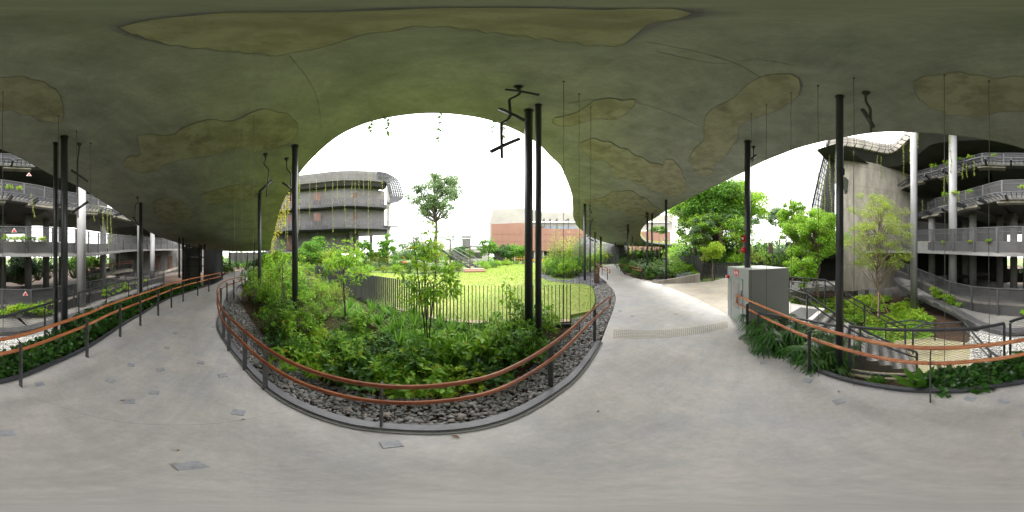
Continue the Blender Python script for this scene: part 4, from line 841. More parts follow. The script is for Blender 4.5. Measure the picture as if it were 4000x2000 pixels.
for px in (4540, 4555): m = MB(); p = PD(px, 11.5); m.tube([p + (0, 0, -1.4), (p[0], p[1], ZE(870, 11.5))], .075, 10); tag(m.build('white_pipe', M['colw']), 'slim white upright pipe beside the single black column, %s of the two' % ('dimmer one' if px == 4540 else 'brighter one'), 'pipe', 'white pipes behind the back rail')
# dark back walls: closed where the photo is dark, open to the sky further along
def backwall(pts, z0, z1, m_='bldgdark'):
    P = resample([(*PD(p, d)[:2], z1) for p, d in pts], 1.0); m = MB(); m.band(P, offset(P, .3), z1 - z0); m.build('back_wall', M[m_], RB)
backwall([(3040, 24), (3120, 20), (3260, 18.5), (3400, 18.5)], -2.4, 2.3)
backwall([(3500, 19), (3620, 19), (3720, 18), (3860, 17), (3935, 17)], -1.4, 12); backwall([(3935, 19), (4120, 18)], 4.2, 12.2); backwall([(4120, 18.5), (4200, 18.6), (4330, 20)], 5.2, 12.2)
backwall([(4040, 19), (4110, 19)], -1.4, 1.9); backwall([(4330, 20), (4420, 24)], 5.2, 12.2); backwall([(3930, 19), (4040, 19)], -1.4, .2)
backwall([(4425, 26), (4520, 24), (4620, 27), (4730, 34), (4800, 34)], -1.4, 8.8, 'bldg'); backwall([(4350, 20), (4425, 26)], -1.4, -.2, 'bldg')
for px, py0, py1 in ((4618, 977, 1010), (4664, 979, 1015)): m = MB(); p = PE(px, (py0 + py1) / 2, 25.5); m.box((p[0], p[1], .6), (.8, .1, 2.3), -az(px)); m.build('door', M['brown'], RB)
# near-black ceiling sheets stand in for the shade under each storey
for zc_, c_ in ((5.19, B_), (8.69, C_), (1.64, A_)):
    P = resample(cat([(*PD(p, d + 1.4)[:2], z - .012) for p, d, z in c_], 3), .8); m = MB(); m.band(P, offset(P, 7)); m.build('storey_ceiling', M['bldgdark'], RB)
for zc_, c_, dep in ((0, B_, .6), (0, C_, .6)):
    P = resample(cat([(*PD(p, d + 1.0)[:2], z - .02) for p, d, z in c_], 3), .5)
    for k in range(3, len(P) - 6, 7):
        seg = P[k:k + 5]; m = MB(); m.band(seg, offset(seg, .5), .14); m.build('edge_beam', M['concpale'], RB)
# ramp slab and rails in the building's open ground floor
m = MB(); Rp = resample(cat([PE(4335, 1100, 16), PE(4400, 1075, 17), PE(4470, 1058, 18), PE(4520, 1052, 18.5)], 4), .5); m.band(Rp, offset(Rp, 1.6), .25); m.build('ramp', M['concpale'], RB)
for dz, m_ in ((1.0, 'wood'), (.75, 'wood')): P = Rp + (0, 0, dz); m = MB(); m.tube(P, .035, 6); m.build('ramp_rail', M[m_], RB)
for q in resample(Rp, 1.2): m = MB(); m.bar(q, q + (0, 0, 1.0), .05, .04); m.build('ramp_post', M['steel'], RB)
m = MB(); Rp = resample(cat([PE(4600, 1066, 21), PE(4640, 1058, 20.5), PE(4690, 1042, 20)], 4), .5); m.band(Rp, offset(Rp, 1.6), .3); m.build('ramp', M['concpale'], RB)
for q in resample(Rp, .8): m = MB(); m.bar(q, q + (0, 0, 1.1), .05, .04); m.build('ramp_post', M['steel'], RB)
# grey wall panels and dark booth at the end of the ramp
wp = empty('panel_wall', PD(4770, 13, -1.2), 'grey panelled wall in dark framing before the booth', 'wall')
for px0, px1 in ((4718, 4728), (4730, 4736), (4743, 4778)):
    for (y0, y1) in ((968, 1002), (1007, 1036), (1041, 1110)):
        m = MB(); a_, b_ = PE(px0, y0, 16.5), PE(px1, y0, 16.5); m.band([a_, b_], [np.array((a_[0], a_[1], ZE(y1, 16.5))), np.array((b_[0], b_[1], ZE(y1, 16.5)))]); v = m.v; off = PD(4750, .06); m.add([np.array(p) + off for p in v[:4]], [(0, 2, 3, 1)]); m.build('panel', M['far_wall'], wp)
for px in (4715, 4729, 4739.5, 4780, 4800): m = MB(); p = PD(px, 16.4); m.bar((p[0], p[1], -1.4), (p[0], p[1], 2.9), .16, .16, up=(0, 1, 0)); m.build('mullion', M['black'], wp)
for y in (965, 1004.5, 1038.5): m = MB(); m.bar(PE(4712, y, 16.4), PE(4800, y, 16.4), .12, .12); m.build('rail', M['black'], wp)
bo = empty('dark_booth', PD(4840, 12, 0), 'dark booth closing the view at the end of the walkway ramp', 'booth')
bq = [PD(4795, 13.2), PD(4838, 11.6), PD(4871, 11.6), PD(4871, 14.5), PD(4800, 15)]
m = MB(); m.prism([tuple(p[:2]) for p in bq][::-1], -.9, 2.12); m.build('housing', M['black'], bo); m = MB(); m.prism([tuple((p * 1.0)[:2]) for p in bq][::-1], 2.12, 2.2); m.build('lid', M['steel'], bo)
m = MB(); m.add([PD(4846, 11.58, .1), PD(4862, 11.58, .1), PD(4862, 11.58, 1.9), PD(4846, 11.58, 1.9)], [(0, 1, 2, 3)]); m.build('door', M['steel'], bo)
dw = empty('added_dark_wall', (*PD(4980, 36)[:2], -1), 'added dark wall that darkens the recess between the columns beyond the booth', 'wall')  # added wall, so the recess past the booth looks shaded
P = resample([PD(4895, 36), PD(5040, 33)], 1.5); P[:, 2] = 2.5; m = MB(); m.band(P, offset(P, .3), 3.3); m.build('panel', M['bldgdark'], dw)
for q in P[::3]: m = MB(); m.bar(q * (1, 1, 0) + (0, 0, -1), q, .3, .3, up=(0, 1, 0)); m.build('pier', M['bldgdark'], dw)
# red warning triangles stuck on the mesh
for px, py, d, lab in ((113, 682, 8.9, 'top one of the red and white warning triangles on the balcony mesh'), (55, 901, 8.6, 'middle red and white warning triangle, on the first floor mesh'), (99, 1148, 7.3, 'red warning triangle on the lowest mesh rail by the climbing plants'), (65, 682, 8.9, None)):
    if not lab: continue
    c = PE(px, py, d); sx = np.array((math.cos(az(px)), -math.sin(az(px)), 0)); fw = np.array((math.sin(az(px)), math.cos(az(px)), 0))
    t = empty('warning_triangle', c, lab, 'sticker', 'warning triangles on the building mesh'); s_ = .11 * d / 8.5
    for sc_, m_, o_ in ((1.25, 'white', 0), (.92, 'red', .012)):
        m = MB(); V3 = [c - fw * o_ + sx * x * s_ * sc_ + np.array((0, 0, z * s_ * sc_)) for x, z in ((-1, -.65), (1, -.65), (0, 1.05))]; V3 += [v + fw * .008 for v in V3]; m.add(V3, [(0, 1, 2), (5, 4, 3), (0, 3, 4, 1), (1, 4, 5, 2), (2, 5, 3, 0)]); m.build('plate' if m_ == 'white' else 'symbol', M[m_], t)
# ------------------------------------------------------------------ curved building beyond the garden (left of the opening)
LB = empty('terraced_building', (*PD(1300, 31)[:2], -.1), 'grey curved three storey building with brown doors beyond the shrubs', 'building')
shape = [(1040, 33.5), (1075, 31.5), (1120, 30), (1180, 29), (1240, 28.3), (1300, 27.6), (1360, 27.3), (1420, 27.4), (1475, 27.8), (1515, 28.6)]
def lbl(dz, z): return resample(cat([(*PD(p, d + dz)[:2], z) for p, d in shape], 5), .8)
def lbuild(m, nm, mt, **k): return m.build(nm, M[mt], LB, **k)
for z, bul in ((6.35, .45), (10.35, .45)):
    E = lbl(0, z); E[:, :2] *= (1 + .006 * np.sin(np.arange(len(E)) * .55))[:, None]
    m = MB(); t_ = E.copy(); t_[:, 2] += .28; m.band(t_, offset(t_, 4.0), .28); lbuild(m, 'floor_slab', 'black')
    K_ = offset(t_, .35); m = MB(); kt = K_.copy(); kt[:, 2] += .38; m.band(kt, offset(kt, .25), .38); lbuild(m, 'parapet', 'far_wall')
    m = MB(); P = K_ + (0, 0, 1.35); [m.bar(a_, b_, .06, .06) for a_, b_ in zip(P[:-1], P[1:])]; P = K_ + (0, 0, .95); [m.bar(a_, b_, .04, .04) for a_, b_ in zip(P[:-1], P[1:])]; lbuild(m, 'railing_bar', 'steel')
    for q in resample(K_, 1.25): m = MB(); m.bar(q, q + (0, 0, 1.38), .08, .06); lbuild(m, 'railing_post', 'steel')
    m = MB(); m.band(K_, K_ + (0, 0, 1.3)); lbuild(m, 'mesh_panel', 'mesh')
    m = MB()
    for q in resample(np.c_[offset(E, -.55), E], .7): m.bar(q[:3] + (0, 0, .1), q[3:], .05, .06)
    P = offset(E, -.55) + (0, 0, .1); [m.bar(a_, b_, .07, .08) for a_, b_ in zip(P[:-1], P[1:])]; o = lbuild(m, 'ledge_bars', 'black', kind='stuff')
    W2 = offset(t_, 1.7); P = W2[W2[:, 0] > -60]; top = P.copy(); top[:, 2] = z + 4.0; m = MB(); m.band(top, offset(top, .3), 3.7); lbuild(m, 'rear_wall', 'far_wall')
    for x0, x1 in ((1126, 1154), (1226, 1252), (1366, 1394)):
        a_, b_ = PD(x0, 29.0 if x0 > 1200 else 30.6, z + .3), PD(x1, 28.9 if x0 > 1200 else 30.3, z + .3); m = MB(); m.bar((a_ + b_) / 2 + (0, 0, 0), (a_ + b_) / 2 + (0, 0, 2.9), .12, np.linalg.norm(a_ - b_), up=(b_ - a_) ); lbuild(m, 'door', 'brown')
E = lbl(-.2, 15.3); Tp = offset(E, -.25); Tp[:, 2] += 1.9 ; m = MB(); m.band(Tp, E); m.band(Tp, offset(Tp, 7)); m.band(E, offset(E, 7)); lbuild(m, 'roof_parapet', 'far_wall')
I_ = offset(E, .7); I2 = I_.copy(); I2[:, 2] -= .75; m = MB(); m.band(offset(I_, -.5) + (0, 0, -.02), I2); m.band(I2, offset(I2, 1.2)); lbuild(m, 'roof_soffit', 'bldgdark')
for zz in (.1, 1.0, 1.9): P = offset(E, -.45 - zz * .12) + (0, 0, zz); m = MB(); [m.bar(a_, b_, .05, .05) for a_, b_ in zip(P[:-1], P[1:])]; lbuild(m, 'trellis_rail', 'steel')
for q in resample(offset(E, -.5), 1.35): m = MB(); m.bar(q + (0, 0, -.1), q + (0, 0, 1.9), .06, .08); lbuild(m, 'trellis_post', 'steel')
# mesh hood curling round the end of the roof
m = MB(); A = [PE(1482, 670, 27.4), PE(1500, 674, 27.6), PE(1530, 688, 28.2), PE(1552, 704, 29)]; Bq = [PE(1574, 772, 29.8), PE(1565, 780, 29), PE(1540, 786, 28.6), PE(1512, 790, 28.2)]
outer = cat([PE(1475, 671, 27.4), PE(1515, 680, 27.8), PE(1553, 705, 28.6), PE(1567, 740, 29), PE(1574, 772, 29.3), PE(1552, 788, 29)], 5); inner_ = cat([PE(1470, 700, 27.6), PE(1492, 702, 27.8), PE(1512, 716, 28), PE(1520, 745, 28.2), PE(1523, 770, 28.4), PE(1522, 788, 28.4)], 5)
for s_ in np.linspace(0, 1, 7):
    P = outer + (inner_ - outer) * s_; [m.bar(a_, b_, .17, .17) for a_, b_ in zip(P[:-1], P[1:])]
for a_, b_ in zip(outer, inner_): m.bar(a_, b_, .17, .17)
lbuild(m, 'mesh_hood', 'black', kind='stuff')
m = MB(); p = PE(1519, 900, 28.6); m.bar((p[0], p[1], 5.2), (p[0], p[1], 15.0), .5, .5, up=(0, 1, 0)); lbuild(m, 'end_pier', 'cream')
m = MB(); m.bar(PE(1512, 886, 28), PE(1556, 884, 29), .5, .2); lbuild(m, 'canopy_ledge', 'black'); m = MB(); m.bar(PE(1512, 792, 28), PE(1556, 794, 29), .4, .12); lbuild(m, 'canopy_ledge', 'black')
# lower storey: slab, recessed wall, concrete piers of the undercroft
P = resample(cat([(*PD(p, d)[:2], 2.5) for p, d in [(1040, 33), (1120, 31), (1200, 30), (1260, 29.6)]], 5), 1); m = MB(); m.band(P, offset(P, 5), .3); lbuild(m, 'floor_slab', 'far_wall')
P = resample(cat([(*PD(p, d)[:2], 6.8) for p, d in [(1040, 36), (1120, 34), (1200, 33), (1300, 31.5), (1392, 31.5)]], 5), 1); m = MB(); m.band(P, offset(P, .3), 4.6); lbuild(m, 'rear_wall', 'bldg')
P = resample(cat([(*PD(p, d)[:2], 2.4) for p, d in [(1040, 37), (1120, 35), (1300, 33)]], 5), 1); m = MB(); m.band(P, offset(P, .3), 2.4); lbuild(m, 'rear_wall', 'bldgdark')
m = MB(); m.bar(PE(1512, 900, 29.5), PE(1400, 905, 29.5), 1.0, 1.7); lbuild(m, 'deep_beam', 'far_wall')
for px, d in ((1372, 30), (1396, 30), (1512, 30.5), (1450, 33), (1130, 33), (1240, 31)): m = MB(); p = PD(px, d); m.lathe((p[0], p[1], -.1), [(.32, 0), (.32, 6.4)], 12); lbuild(m, 'round_column', 'far_wall')
for px in (1130,): m = MB(); p = PD(px, 32.5); m.box((p[0], p[1], 4.4), (1.1, .15, 3.0), -az(px)); lbuild(m, 'door', 'brown')

# straight stair bridge coming down to the lawn from the building
gs = empty('garden_stair', (*PD(1850, 19)[:2], 0), 'metal stair with glazed railings coming down to brown steps on the lawn', 'stair')
T0, T1 = PE(1560, 905, 30), PE(1720, 950, 23); T2 = PE(1850, 1046, 18.5)
m = MB(); m.bar(PE(1548, 900, 29), PE(1608, 925, 27), .5, .22); m.build('upper_flight', M['cream'], gs)
for off in (0, 1.6):
    o = np.array((.3, 1, 0)) * off; a_, b_ = PE(1722, 975, 22) + o, PE(1838, 1050, 18) + o
    m = MB(); m.bar(a_, b_, .06, .28); m.build('stringer', M['steel'], gs)
    m = MB(); m.bar(a_ + (0, 0, 1.05), b_ + (0, 0, 1.05), .07, .07); m.bar(a_ + (0, 0, .55), b_ + (0, 0, .55), .04, .04); m.build('stair_rail', M['far_wall'], gs)
    for k in range(7): p = a_ + (b_ - a_) * k / 6; m = MB(); m.bar(p, p + (0, 0, 1.05), .05, .05); m.build('baluster', M['far_wall'], gs)
a_, b_ = PE(1722, 975, 22), PE(1838, 1050, 18); o = np.array((.3, 1, 0)) * 1.6
for k in range(12): p = a_ + (b_ - a_) * k / 11; m = MB(); m.bar(p, p + o, .34, .05); m.build('tread', M['far_wall'], gs)
for k, (z, g) in enumerate(((.34, 0), (.17, .45))):
    c = G(1858, 1064); d_ = np.array((.5, -1, 0)) / 1.118; sd = np.array((1, .5, 0)) / 1.118; c = c - d_ * (.5 - g) 
    m = MB(); q = [c - sd * 1.1 - d_ * .8, c + sd * 1.1 - d_ * .8, c + sd * 1.1 + d_ * .0, c - sd * 1.1 + d_ * .0]; m.prism([tuple(v[:2]) for v in q], -.1, z); m.build('step', M['terra'] if k else M['coping'], gs)
m = MB(); p = PD(1836, 17.5); m.bar(p, (p[0], p[1], ZE(965, 17.5)), .1, .1, up=(0, 1, 0)); m.build('gate_post', M['sign'], gs); m = MB(); q = PD(1822, 17.8, ZE(965, 17.8)); m.bar((p[0], p[1], ZE(967, 17.5)), q, .08, .08); m.build('gate_bar', M['sign'], gs); m = MB(); m.bar((p[0], p[1], ZE(980, 17.5)), q * (1, 1, 0) + (0, 0, ZE(980, 17.8)), .08, .08); m.build('gate_bar', M['sign'], gs)

# ------------------------------------------------------------------ terracotta and cream building
TB = empty('terracotta_building', (*PD(2100, 60)[:2], 0), 'wide building with terracotta cladding below and cream walls with roof rail above', 'building')
D = 56
def arc(pts, d=D): return resample(cat([PE(px, py, d) for px, py in pts], 4), 1.6)
tt_ = arc([(1919, 875), (1960, 874), (2000, 872), (2042, 871), (2075, 880), (2100, 884), (2133, 892), (2160, 894), (2200, 894), (2250, 894), (2310, 897), (2400, 900), (2520, 902), (2620, 905)]); bb_ = tt_.copy(); bb_[:, 2] = ZE(980, D)
m = MB(); m.band(tt_, bb_); i_ = offset(tt_, 3); m.band(tt_, i_); m.build('cladding', M['terra'], TB)
for y in (915, 944): P = arc([(1921, y), (2000, y - 1), (2100, y), (2250, y), (2400, y), (2520, y)], D - .05); m = MB(); [m.bar(a_, b_, .03, .07) for a_, b_ in zip(P[:-1], P[1:])]; m.build('cladding_joint', M['terrajoint'], TB)
for px in (1938, 1962, 1986, 2010, 2034, 2090, 2130, 2170, 2210, 2250): m = MB(); m.bar(PE(px, 896, D - .05), PE(px, 978, D - .05), .05, .02); m.build('cladding_joint', M['terrajoint'], TB)
up = arc([(1925, 818), (1950, 817), (2000, 814), (2044, 812), (2078, 816)], D + 1.2); lo_ = up.copy(); lo_[:, 2] = ZE(878, D + 1.2)
m = MB(); m.band(up, lo_); m.band(up, offset(up, 12)); m.build('upper_wall', M['cream'], TB)
m = MB(); m.add([PE(1925, 818, D + 1.2), PE(1911, 875, D + 3), PE(1911, 985, D + 3), PE(1925, 985, D + 1.2)], [(0, 1, 2, 3)]); m.build('end_wall', M['cream'], TB)
u2 = arc([(2078, 817), (2130, 828), (2238, 830), (2330, 832), (2450, 834), (2540, 838), (2630, 842)], D + 2.5); l2 = u2.copy(); l2[:, 2] = ZE(865, D + 2.5); m = MB(); m.band(u2, l2); m.band(u2, offset(u2, 12)); m.build('upper_wall', M['cream'], TB)
u3 = offset(l2, 1.5); l3 = u3.copy(); l3[:, 2] = ZE(900, D + 4); m = MB(); m.band(u3, l3); m.build('recessed_wall', M['cream'], TB)
u4 = arc([(2110, 884), (2250, 885)], D + 3.4); l4 = u4.copy(); l4[:, 2] = ZE(897, D + 3.4); m = MB(); m.band(u4, l4); m.build('window_band', M['bluewin'], TB)
m = MB(); m.add([PE(2092, 884, D + 3.3), PE(2143, 886, D + 3.3), PE(2143, 894, D + 3.3), PE(2092, 894, D + 3.3)], [(0, 1, 2, 3)]); m.build('dark_opening', M['bldgdark'], TB)
for x in range(2110, 2250, 14): m = MB(); m.bar(PE(x, 884, D + 3.3), PE(x, 897, D + 3.3), .12, .12, up=(0, 1, 0)); m.build('window_mullion', M['cream'], TB)
for px, px2 in ((2126, 2127), (2150, 2152), (2176, 2178), (2221, 2216)): m = MB(); m.bar(PE(px, 894, D + .5), PE(px, 854, D + .5), .28, .28, up=(0, 1, 0)); m.bar(PE(px, 854, D + .5), PE(px2 - 7, 863, D + 2), .25, .25); m.build('canopy_strut', M['steel'], TB)
for P, dz in ((up, .95), (u2, .8)):
    m = MB(); Q = P + (0, 0, dz); [m.bar(a_, b_, .08, .08) for a_, b_ in zip(Q[:-1], Q[1:])]; Q = P + (0, 0, dz * .5); [m.bar(a_, b_, .05, .05) for a_, b_ in zip(Q[:-1], Q[1:])]; m.build('roof_rail', M['far_wall'], TB)
    for q in P: m = MB(); m.bar(q, q + (0, 0, dz), .08, .08); m.build('roof_rail_post', M['far_wall'], TB)
m = MB(); a_ = arc([(1930, 972), (2100, 972), (2300, 972), (2600, 972)], D + 2); b_ = a_.copy(); b_[:, 2] = -.3; m.band(a_, b_); m.build('ground_floor_wall', M['bldgdark'], TB)
for px in (2010, 2062, 2088, 2113, 2122): m = MB(); p = PD(px, D + 1); m.lathe((p[0], p[1], -.3), [(.3, 0), (.3, 3.6)], 10); m.build('ground_column', M['cream'], TB)
# dark stone clad dome behind the bamboo
dm = empty('dark_curved_pavilion', (*PD(2330, 42)[:2], 0), 'dark grey curved pavilion behind the bamboo, seen past the canopy edge', 'building')
m = MB(); c = PD(2345, 46); m.lathe((c[0], c[1], -.3), [(8.6, 0), (8.3, 2.5), (7.2, 5), (5.2, 7), (2, 8.2)], 28); m.build('shell', M['steel'], dm)
m = MB()
for k in range(28): a_ = 2 * math.pi * k / 28; m.tube([c + np.array((r * math.cos(a_), r * math.sin(a_), z)) for r, z in ((8.65, -.2), (8.35, 2.5), (7.25, 5), (5.25, 7), (2.05, 8.25))], .05, 4)
m.build('rib_lines', M['far_wall'], dm, kind='stuff')
# hazard barriers and yellow hoarding along the building foot
hb = empty('hazard_barrier', (*PD(2100, 46)[:2], 0), 'low barrier with black and yellow diagonal stripes in front of the terracotta wall', 'barrier')
a_, b_ = PD(2050, 44, .15), PD(2134, 44, .15); 
for k in range(22):
    p, q = a_ + (b_ - a_) * k / 22, a_ + (b_ - a_) * (k + 1) / 22; s_ = np.array((0.35, 0, 0))
    m = MB(); m.band([p, q], [p + s_ + (0, 0, .75), q + s_ + (0, 0, .75)]); v = m.v[:4]; m.add([np.array(x) + (0, .08, 0) for x in v], [(0, 2, 3, 1)]); m.build('stripe', M['yellow' if k % 2 else 'black'], hb)
m = MB(); m.bar(a_ + (0, .2, -.1), b_ + (0, .2, -.1), .5, .12); m.build('foot', M['far_wall'], hb)
yf = empty('yellow_safety_fence', (*PD(2010, 50)[:2], 0), 'thin yellow safety railing before the terracotta building', 'fence')
for z in (.9, 1.5, 2.2): m = MB(); m.bar(PD(1975, 50, z), PD(2050, 50, z), .07, .07); m.build('rail', M['yellow'], yf)
for px in range(1975, 2052, 9): m = MB(); m.bar(PD(px, 50, 0), PD(px, 50, 2.2), .07, .07); m.build('post', M['yellow'], yf)
# small houses far off
for px, d, h_, w_, m_, lab, roofc in ((1822, 60, ZE(924, 60), 3.2, 'far_wall', 'small pale green roofed kiosk far beyond the palms', 'lf_grey'), (1860, 55, ZE(962, 55), 7.5, 'cream', 'low cream shed with flat roof next to the terracotta building', 'cream')):
    t = empty('distant_shed', (*PD(px, d)[:2], 0), lab, 'shed'); p = PD(px, d)
    m = MB(); m.box((p[0], p[1], h_ / 2 - .4), (w_, 3, h_ - .8), -az(px)); m.build('wall', M[m_], t)
    m = MB(); m.box((p[0], p[1], h_ - .15), (w_ * 1.15, 3.6, .35), -az(px)); m.build('roof', M['far_wall'], t)
    m = MB(); q = p * (1 - 1.52 / d); m.box((q[0], q[1], h_ * .38), (w_ * .5, .05, h_ * .4), -az(px)); m.build('window', M['bldgdark'], t)

# ------------------------------------------------------------------ fences and things by the trees
def panelfence(pts, h_, step, label, base=0):
    P = resample(cat([PD(p, d, base) for p, d in pts], 4), step); t = empty('panel_fence', P[len(P) // 2], label, 'fence')
    for a_, b_ in zip(P[:-1], P[1:]):
        m = MB(); m.band([a_ + (0, 0, .08), b_ + (0, 0, .08)], [a_ + (0, 0, h_), b_ + (0, 0, h_)]); m.build('mesh_panel', M['meshdark'], t)
        m = MB(); m.bar(a_ + (0, 0, h_), b_ + (0, 0, h_), .06, .06); m.build('top_rail', M['black'], t)
    for q in P: m = MB(); m.box((q[0], q[1], q[2] + h_ / 2), (.07, .07, h_ + .1)); m.build('post', M['black'], t)
panelfence([(2655, 20), (2690, 17), (2720, 14.5), (2737, 12)], 1.7, 1.0, 'dark mesh fence receding behind the planted island')
panelfence([(2742, 11.4), (2790, 11.8), (2840, 12.6), (2900, 14), (2980, 16)], 1.15, 1.0, 'dark mesh fence behind the small yellow leaved tree')
panelfence([(2900, 22), (3060, 20)], 1.5, 1.4, 'far dark fence beyond the cabinet')
rr = [(2335, 1016, 36), (2380, 1014, 36), (2430, 1009, 36), (2480, 1004, 37), (2530, 1000, 39)]
t = empty('far_path_railing', (*PD(2430, 36)[:2], 0), 'long thin black railing where the far path turns under the canopy', 'railing')
P = cat([PD(x, d, 1.15) for x, y, d in rr], 5)
for dz in (0, -.25, -.6): m = MB(); [m.bar(a_ + (0, 0, dz), b_ + (0, 0, dz), .06, .06) for a_, b_ in zip(P[:-1], P[1:])]; m.build('rail', M['black'], t)
for q in resample(P, 1.6): m = MB(); m.bar(q * (1, 1, 0), q, .06, .06, up=(0, 1, 0)); m.build('post', M['black'], t)
t = empty('brown_signboard', (*PD(3010, 15)[:2], 0), 'brown signboard on a post in front of the trees by the cabinet', 'sign')
p = PD(3018, 15); m = MB(); m.bar(p, (p[0], p[1], ZE(964, 15)), .09, .09, up=(0, 1, 0)); m.build('post', M['steel'], t)
p = PD(3010, 14.9); m = MB(); m.box((p[0], p[1], (ZE(952, 15) + ZE(991, 15)) / 2), (.36, .12, ZE(952, 15) - ZE(991, 15)), -az(3010)); m.build('board', M['sign'], t)
m = MB(); q = PD(3003, 15); m.box((q[0], q[1], ZE(950, 15)), (.7, .3, .05), -az(3010)); m.build('lamp_hood', M['far_wall'], t)
# raised platform edge under the trees at the building end
struct(MB().prism([tuple(PD(p, d)[:2]) for p, d in [(3085, 9.5), (3150, 10.8), (3262, 11.6), (3262, 14), (3085, 14)]][::-1], -.75, -.45).build('tree_platform', M['conc']))
t = empty('platform_pier', (*PD(3150, 10.9)[:2], -1.9), 'square concrete pier carrying the platform by the bright tree', 'pier')
p = PD(3160, 11.2); m = MB(); m.box((p[0], p[1], -1.35), (.4, .4, 1.2), -az(3160)); m.build('shaft', M['conc'], t); m = MB(); m.box((p[0], p[1], -.80), (.6, .6, .08), -az(3160)); m.build('cap', M['conc'], t)
# ------------------------------------------------------------------ foliage makers
def unit(v): return v / (np.linalg.norm(v, axis=-1, keepdims=True) + 1e-9)
def leaf_arrays(C, D, L_, W_, droop=.25, N=None):
    n = len(C); D = unit(D); up = np.tile((0, 0, 1.0), (n, 1)) if N is None else N
    S_ = np.cross(D, up + rng.normal(0, .25, (n, 3))); S_ = unit(S_); Nn = np.cross(S_, D); L_ = np.broadcast_to(L_, n)[:, None]; W_ = np.broadcast_to(W_, n)[:, None]
    dz = np.array((0, 0, -1.0)) * droop
    v0 = C; vm = C + D * L_ * .48 + dz * L_ * .22 ; v1 = vm + S_ * W_ * .5 + Nn * W_ * .16; v3 = vm - S_ * W_ * .5 + Nn * W_ * .16; v2 = C + D * L_ * .96 + dz * L_ * .8
    V = np.stack([v0, v1, v2, v3, vm], 1); b = (np.arange(n) * 5)[:, None, None]
    T = (np.array([(0, 4, 1), (4, 2, 1), (0, 3, 4), (4, 3, 2)])[None] + b).reshape(-1, 3); return V.reshape(-1, 3), T
def merge(parts):
    V, T, k = [], [], 0
    for v, t in parts: V.append(v); T.append(t + k); k += len(v)
    return np.vstack(V), np.vstack(T)
def ribbon(P, W_, seg_up=(0, 0, 1)):
    """P: (n, k, 3) centre lines, W_: (n, k) half widths"""
    n, k, _ = P.shape; Tn = np.gradient(P, axis=1); S_ = unit(np.cross(Tn, np.array(seg_up) + 1e-3)); A = P + S_ * W_[..., None]; B = P - S_ * W_[..., None]
    B[..., 2] += 0; V = np.stack([A, B], 2).reshape(n, k * 2, 3); t = []
    for i in range(k - 1): a_ = 2 * i; t += [(a_, a_ + 1, a_ + 3), (a_, a_ + 3, a_ + 2)]
    T = (np.array(t)[None] + (np.arange(n) * k * 2)[:, None, None]).reshape(-1, 3); return V.reshape(-1, 3), T
def rdir(n, zmin=-1.0, zmax=1.0):
    z = rng.uniform(zmin, zmax, n); a_ = rng.uniform(0, 2 * math.pi, n); r = np.sqrt(1 - z * z); return np.stack([r * np.cos(a_), r * np.sin(a_), z], 1)

def bush_mesh(name, n, R, Hh, L_, W_, m, stems=8, open_=.35, base=.05):
    """leaves sit in whorls at the ends of many twigs"""
    nt_ = max(6, n // 9); d = rdir(nt_, -.15, 1); rad = rng.uniform(open_, 1, nt_) ** .6; lump = 1 + .22 * np.sin(d[:, :1] * 5 + R) + .18 * np.cos(d[:, 1:2] * 7)
    tips = d * rad[:, None] * lump * (R, R, Hh * .55) + (0, 0, Hh * .45); tips[:, 2] = np.clip(tips[:, 2], base, None)
    k = rng.integers(0, nt_, n); ax = unit(d[k] + (0, 0, .5)); ld = unit(np.cross(ax, rdir(n)) * 1.0 + ax * rng.uniform(.1, .8, (n, 1)))
    C = tips[k] - ax * rng.uniform(0, L_ * 1.1, (n, 1)); s_ = rng.uniform(.6, 1.15, n)
    V, T = leaf_arrays(C, ld, L_ * s_, W_ * s_, rng.uniform(.1, .4))
    mb = MB()
    for t in tips[:stems * 3]:
        b = np.array((t[0] * .12, t[1] * .12, 0)); mb.tube([b, b * .5 + t * .5 + (0, 0, -.05 * Hh), t], [.012, .008, .004] if R < 1 else [.03, .02, .008], 5, False)
    return npmesh(name, V, T, m), mb
def mbmesh(mb, name, m):
    me = bpy.data.meshes.new(name); me.from_pydata(mb.v, [], mb.f); me.update(); me.materials.append(m); return me
protos = {}
def proto(key, fn):
    if key not in protos: protos[key] = fn()
    return protos[key]
def place(kind, var, p, label, cat_, group, scale=1.0, rz=None, mats=None, sz=None):
    parts = proto((kind, var), lambda: PLANTS[kind](var)); t = empty(kind, p, label, cat_, group)
    t.rotation_euler = (0, 0, rng.uniform(0, 6.28) if rz is None else rz); s_ = scale; t.scale = (s_, s_, (sz or s_))
    for nm, me in parts:
        o = bpy.data.objects.new(nm, me); COL.objects.link(o); o.parent = t
    return t
def p_bush(key, **k):
    def f(var):
        me, mb = bush_mesh('foliage', **k); return [('foliage', me), ('stems', mbmesh(mb, 'stems', M['stem']))]
    return f
def p_strap(var):
    n = 46; a_ = rng.uniform(0, 6.28, n); lean = rng.uniform(.15, .85, n); L_ = rng.uniform(.38, .68, n); s = np.linspace(0, 1, 6)
    r = (s[None] * lean[:, None] * L_[:, None]) ** 1.0; z = L_[:, None] * (s[None] * np.cos(lean[:, None] * .8) - s[None] ** 2.4 * lean[:, None] * .75)
    P = np.stack([r * np.cos(a_)[:, None], r * np.sin(a_)[:, None], z + .01], -1); W_ = np.array((.008, .013, .014, .012, .008, .001))[None] * rng.uniform(.7, 1.3, (n, 1))
    V, T = ribbon(P, W_); return [('blades', npmesh('blades', V, T, M['lf_strap']))]
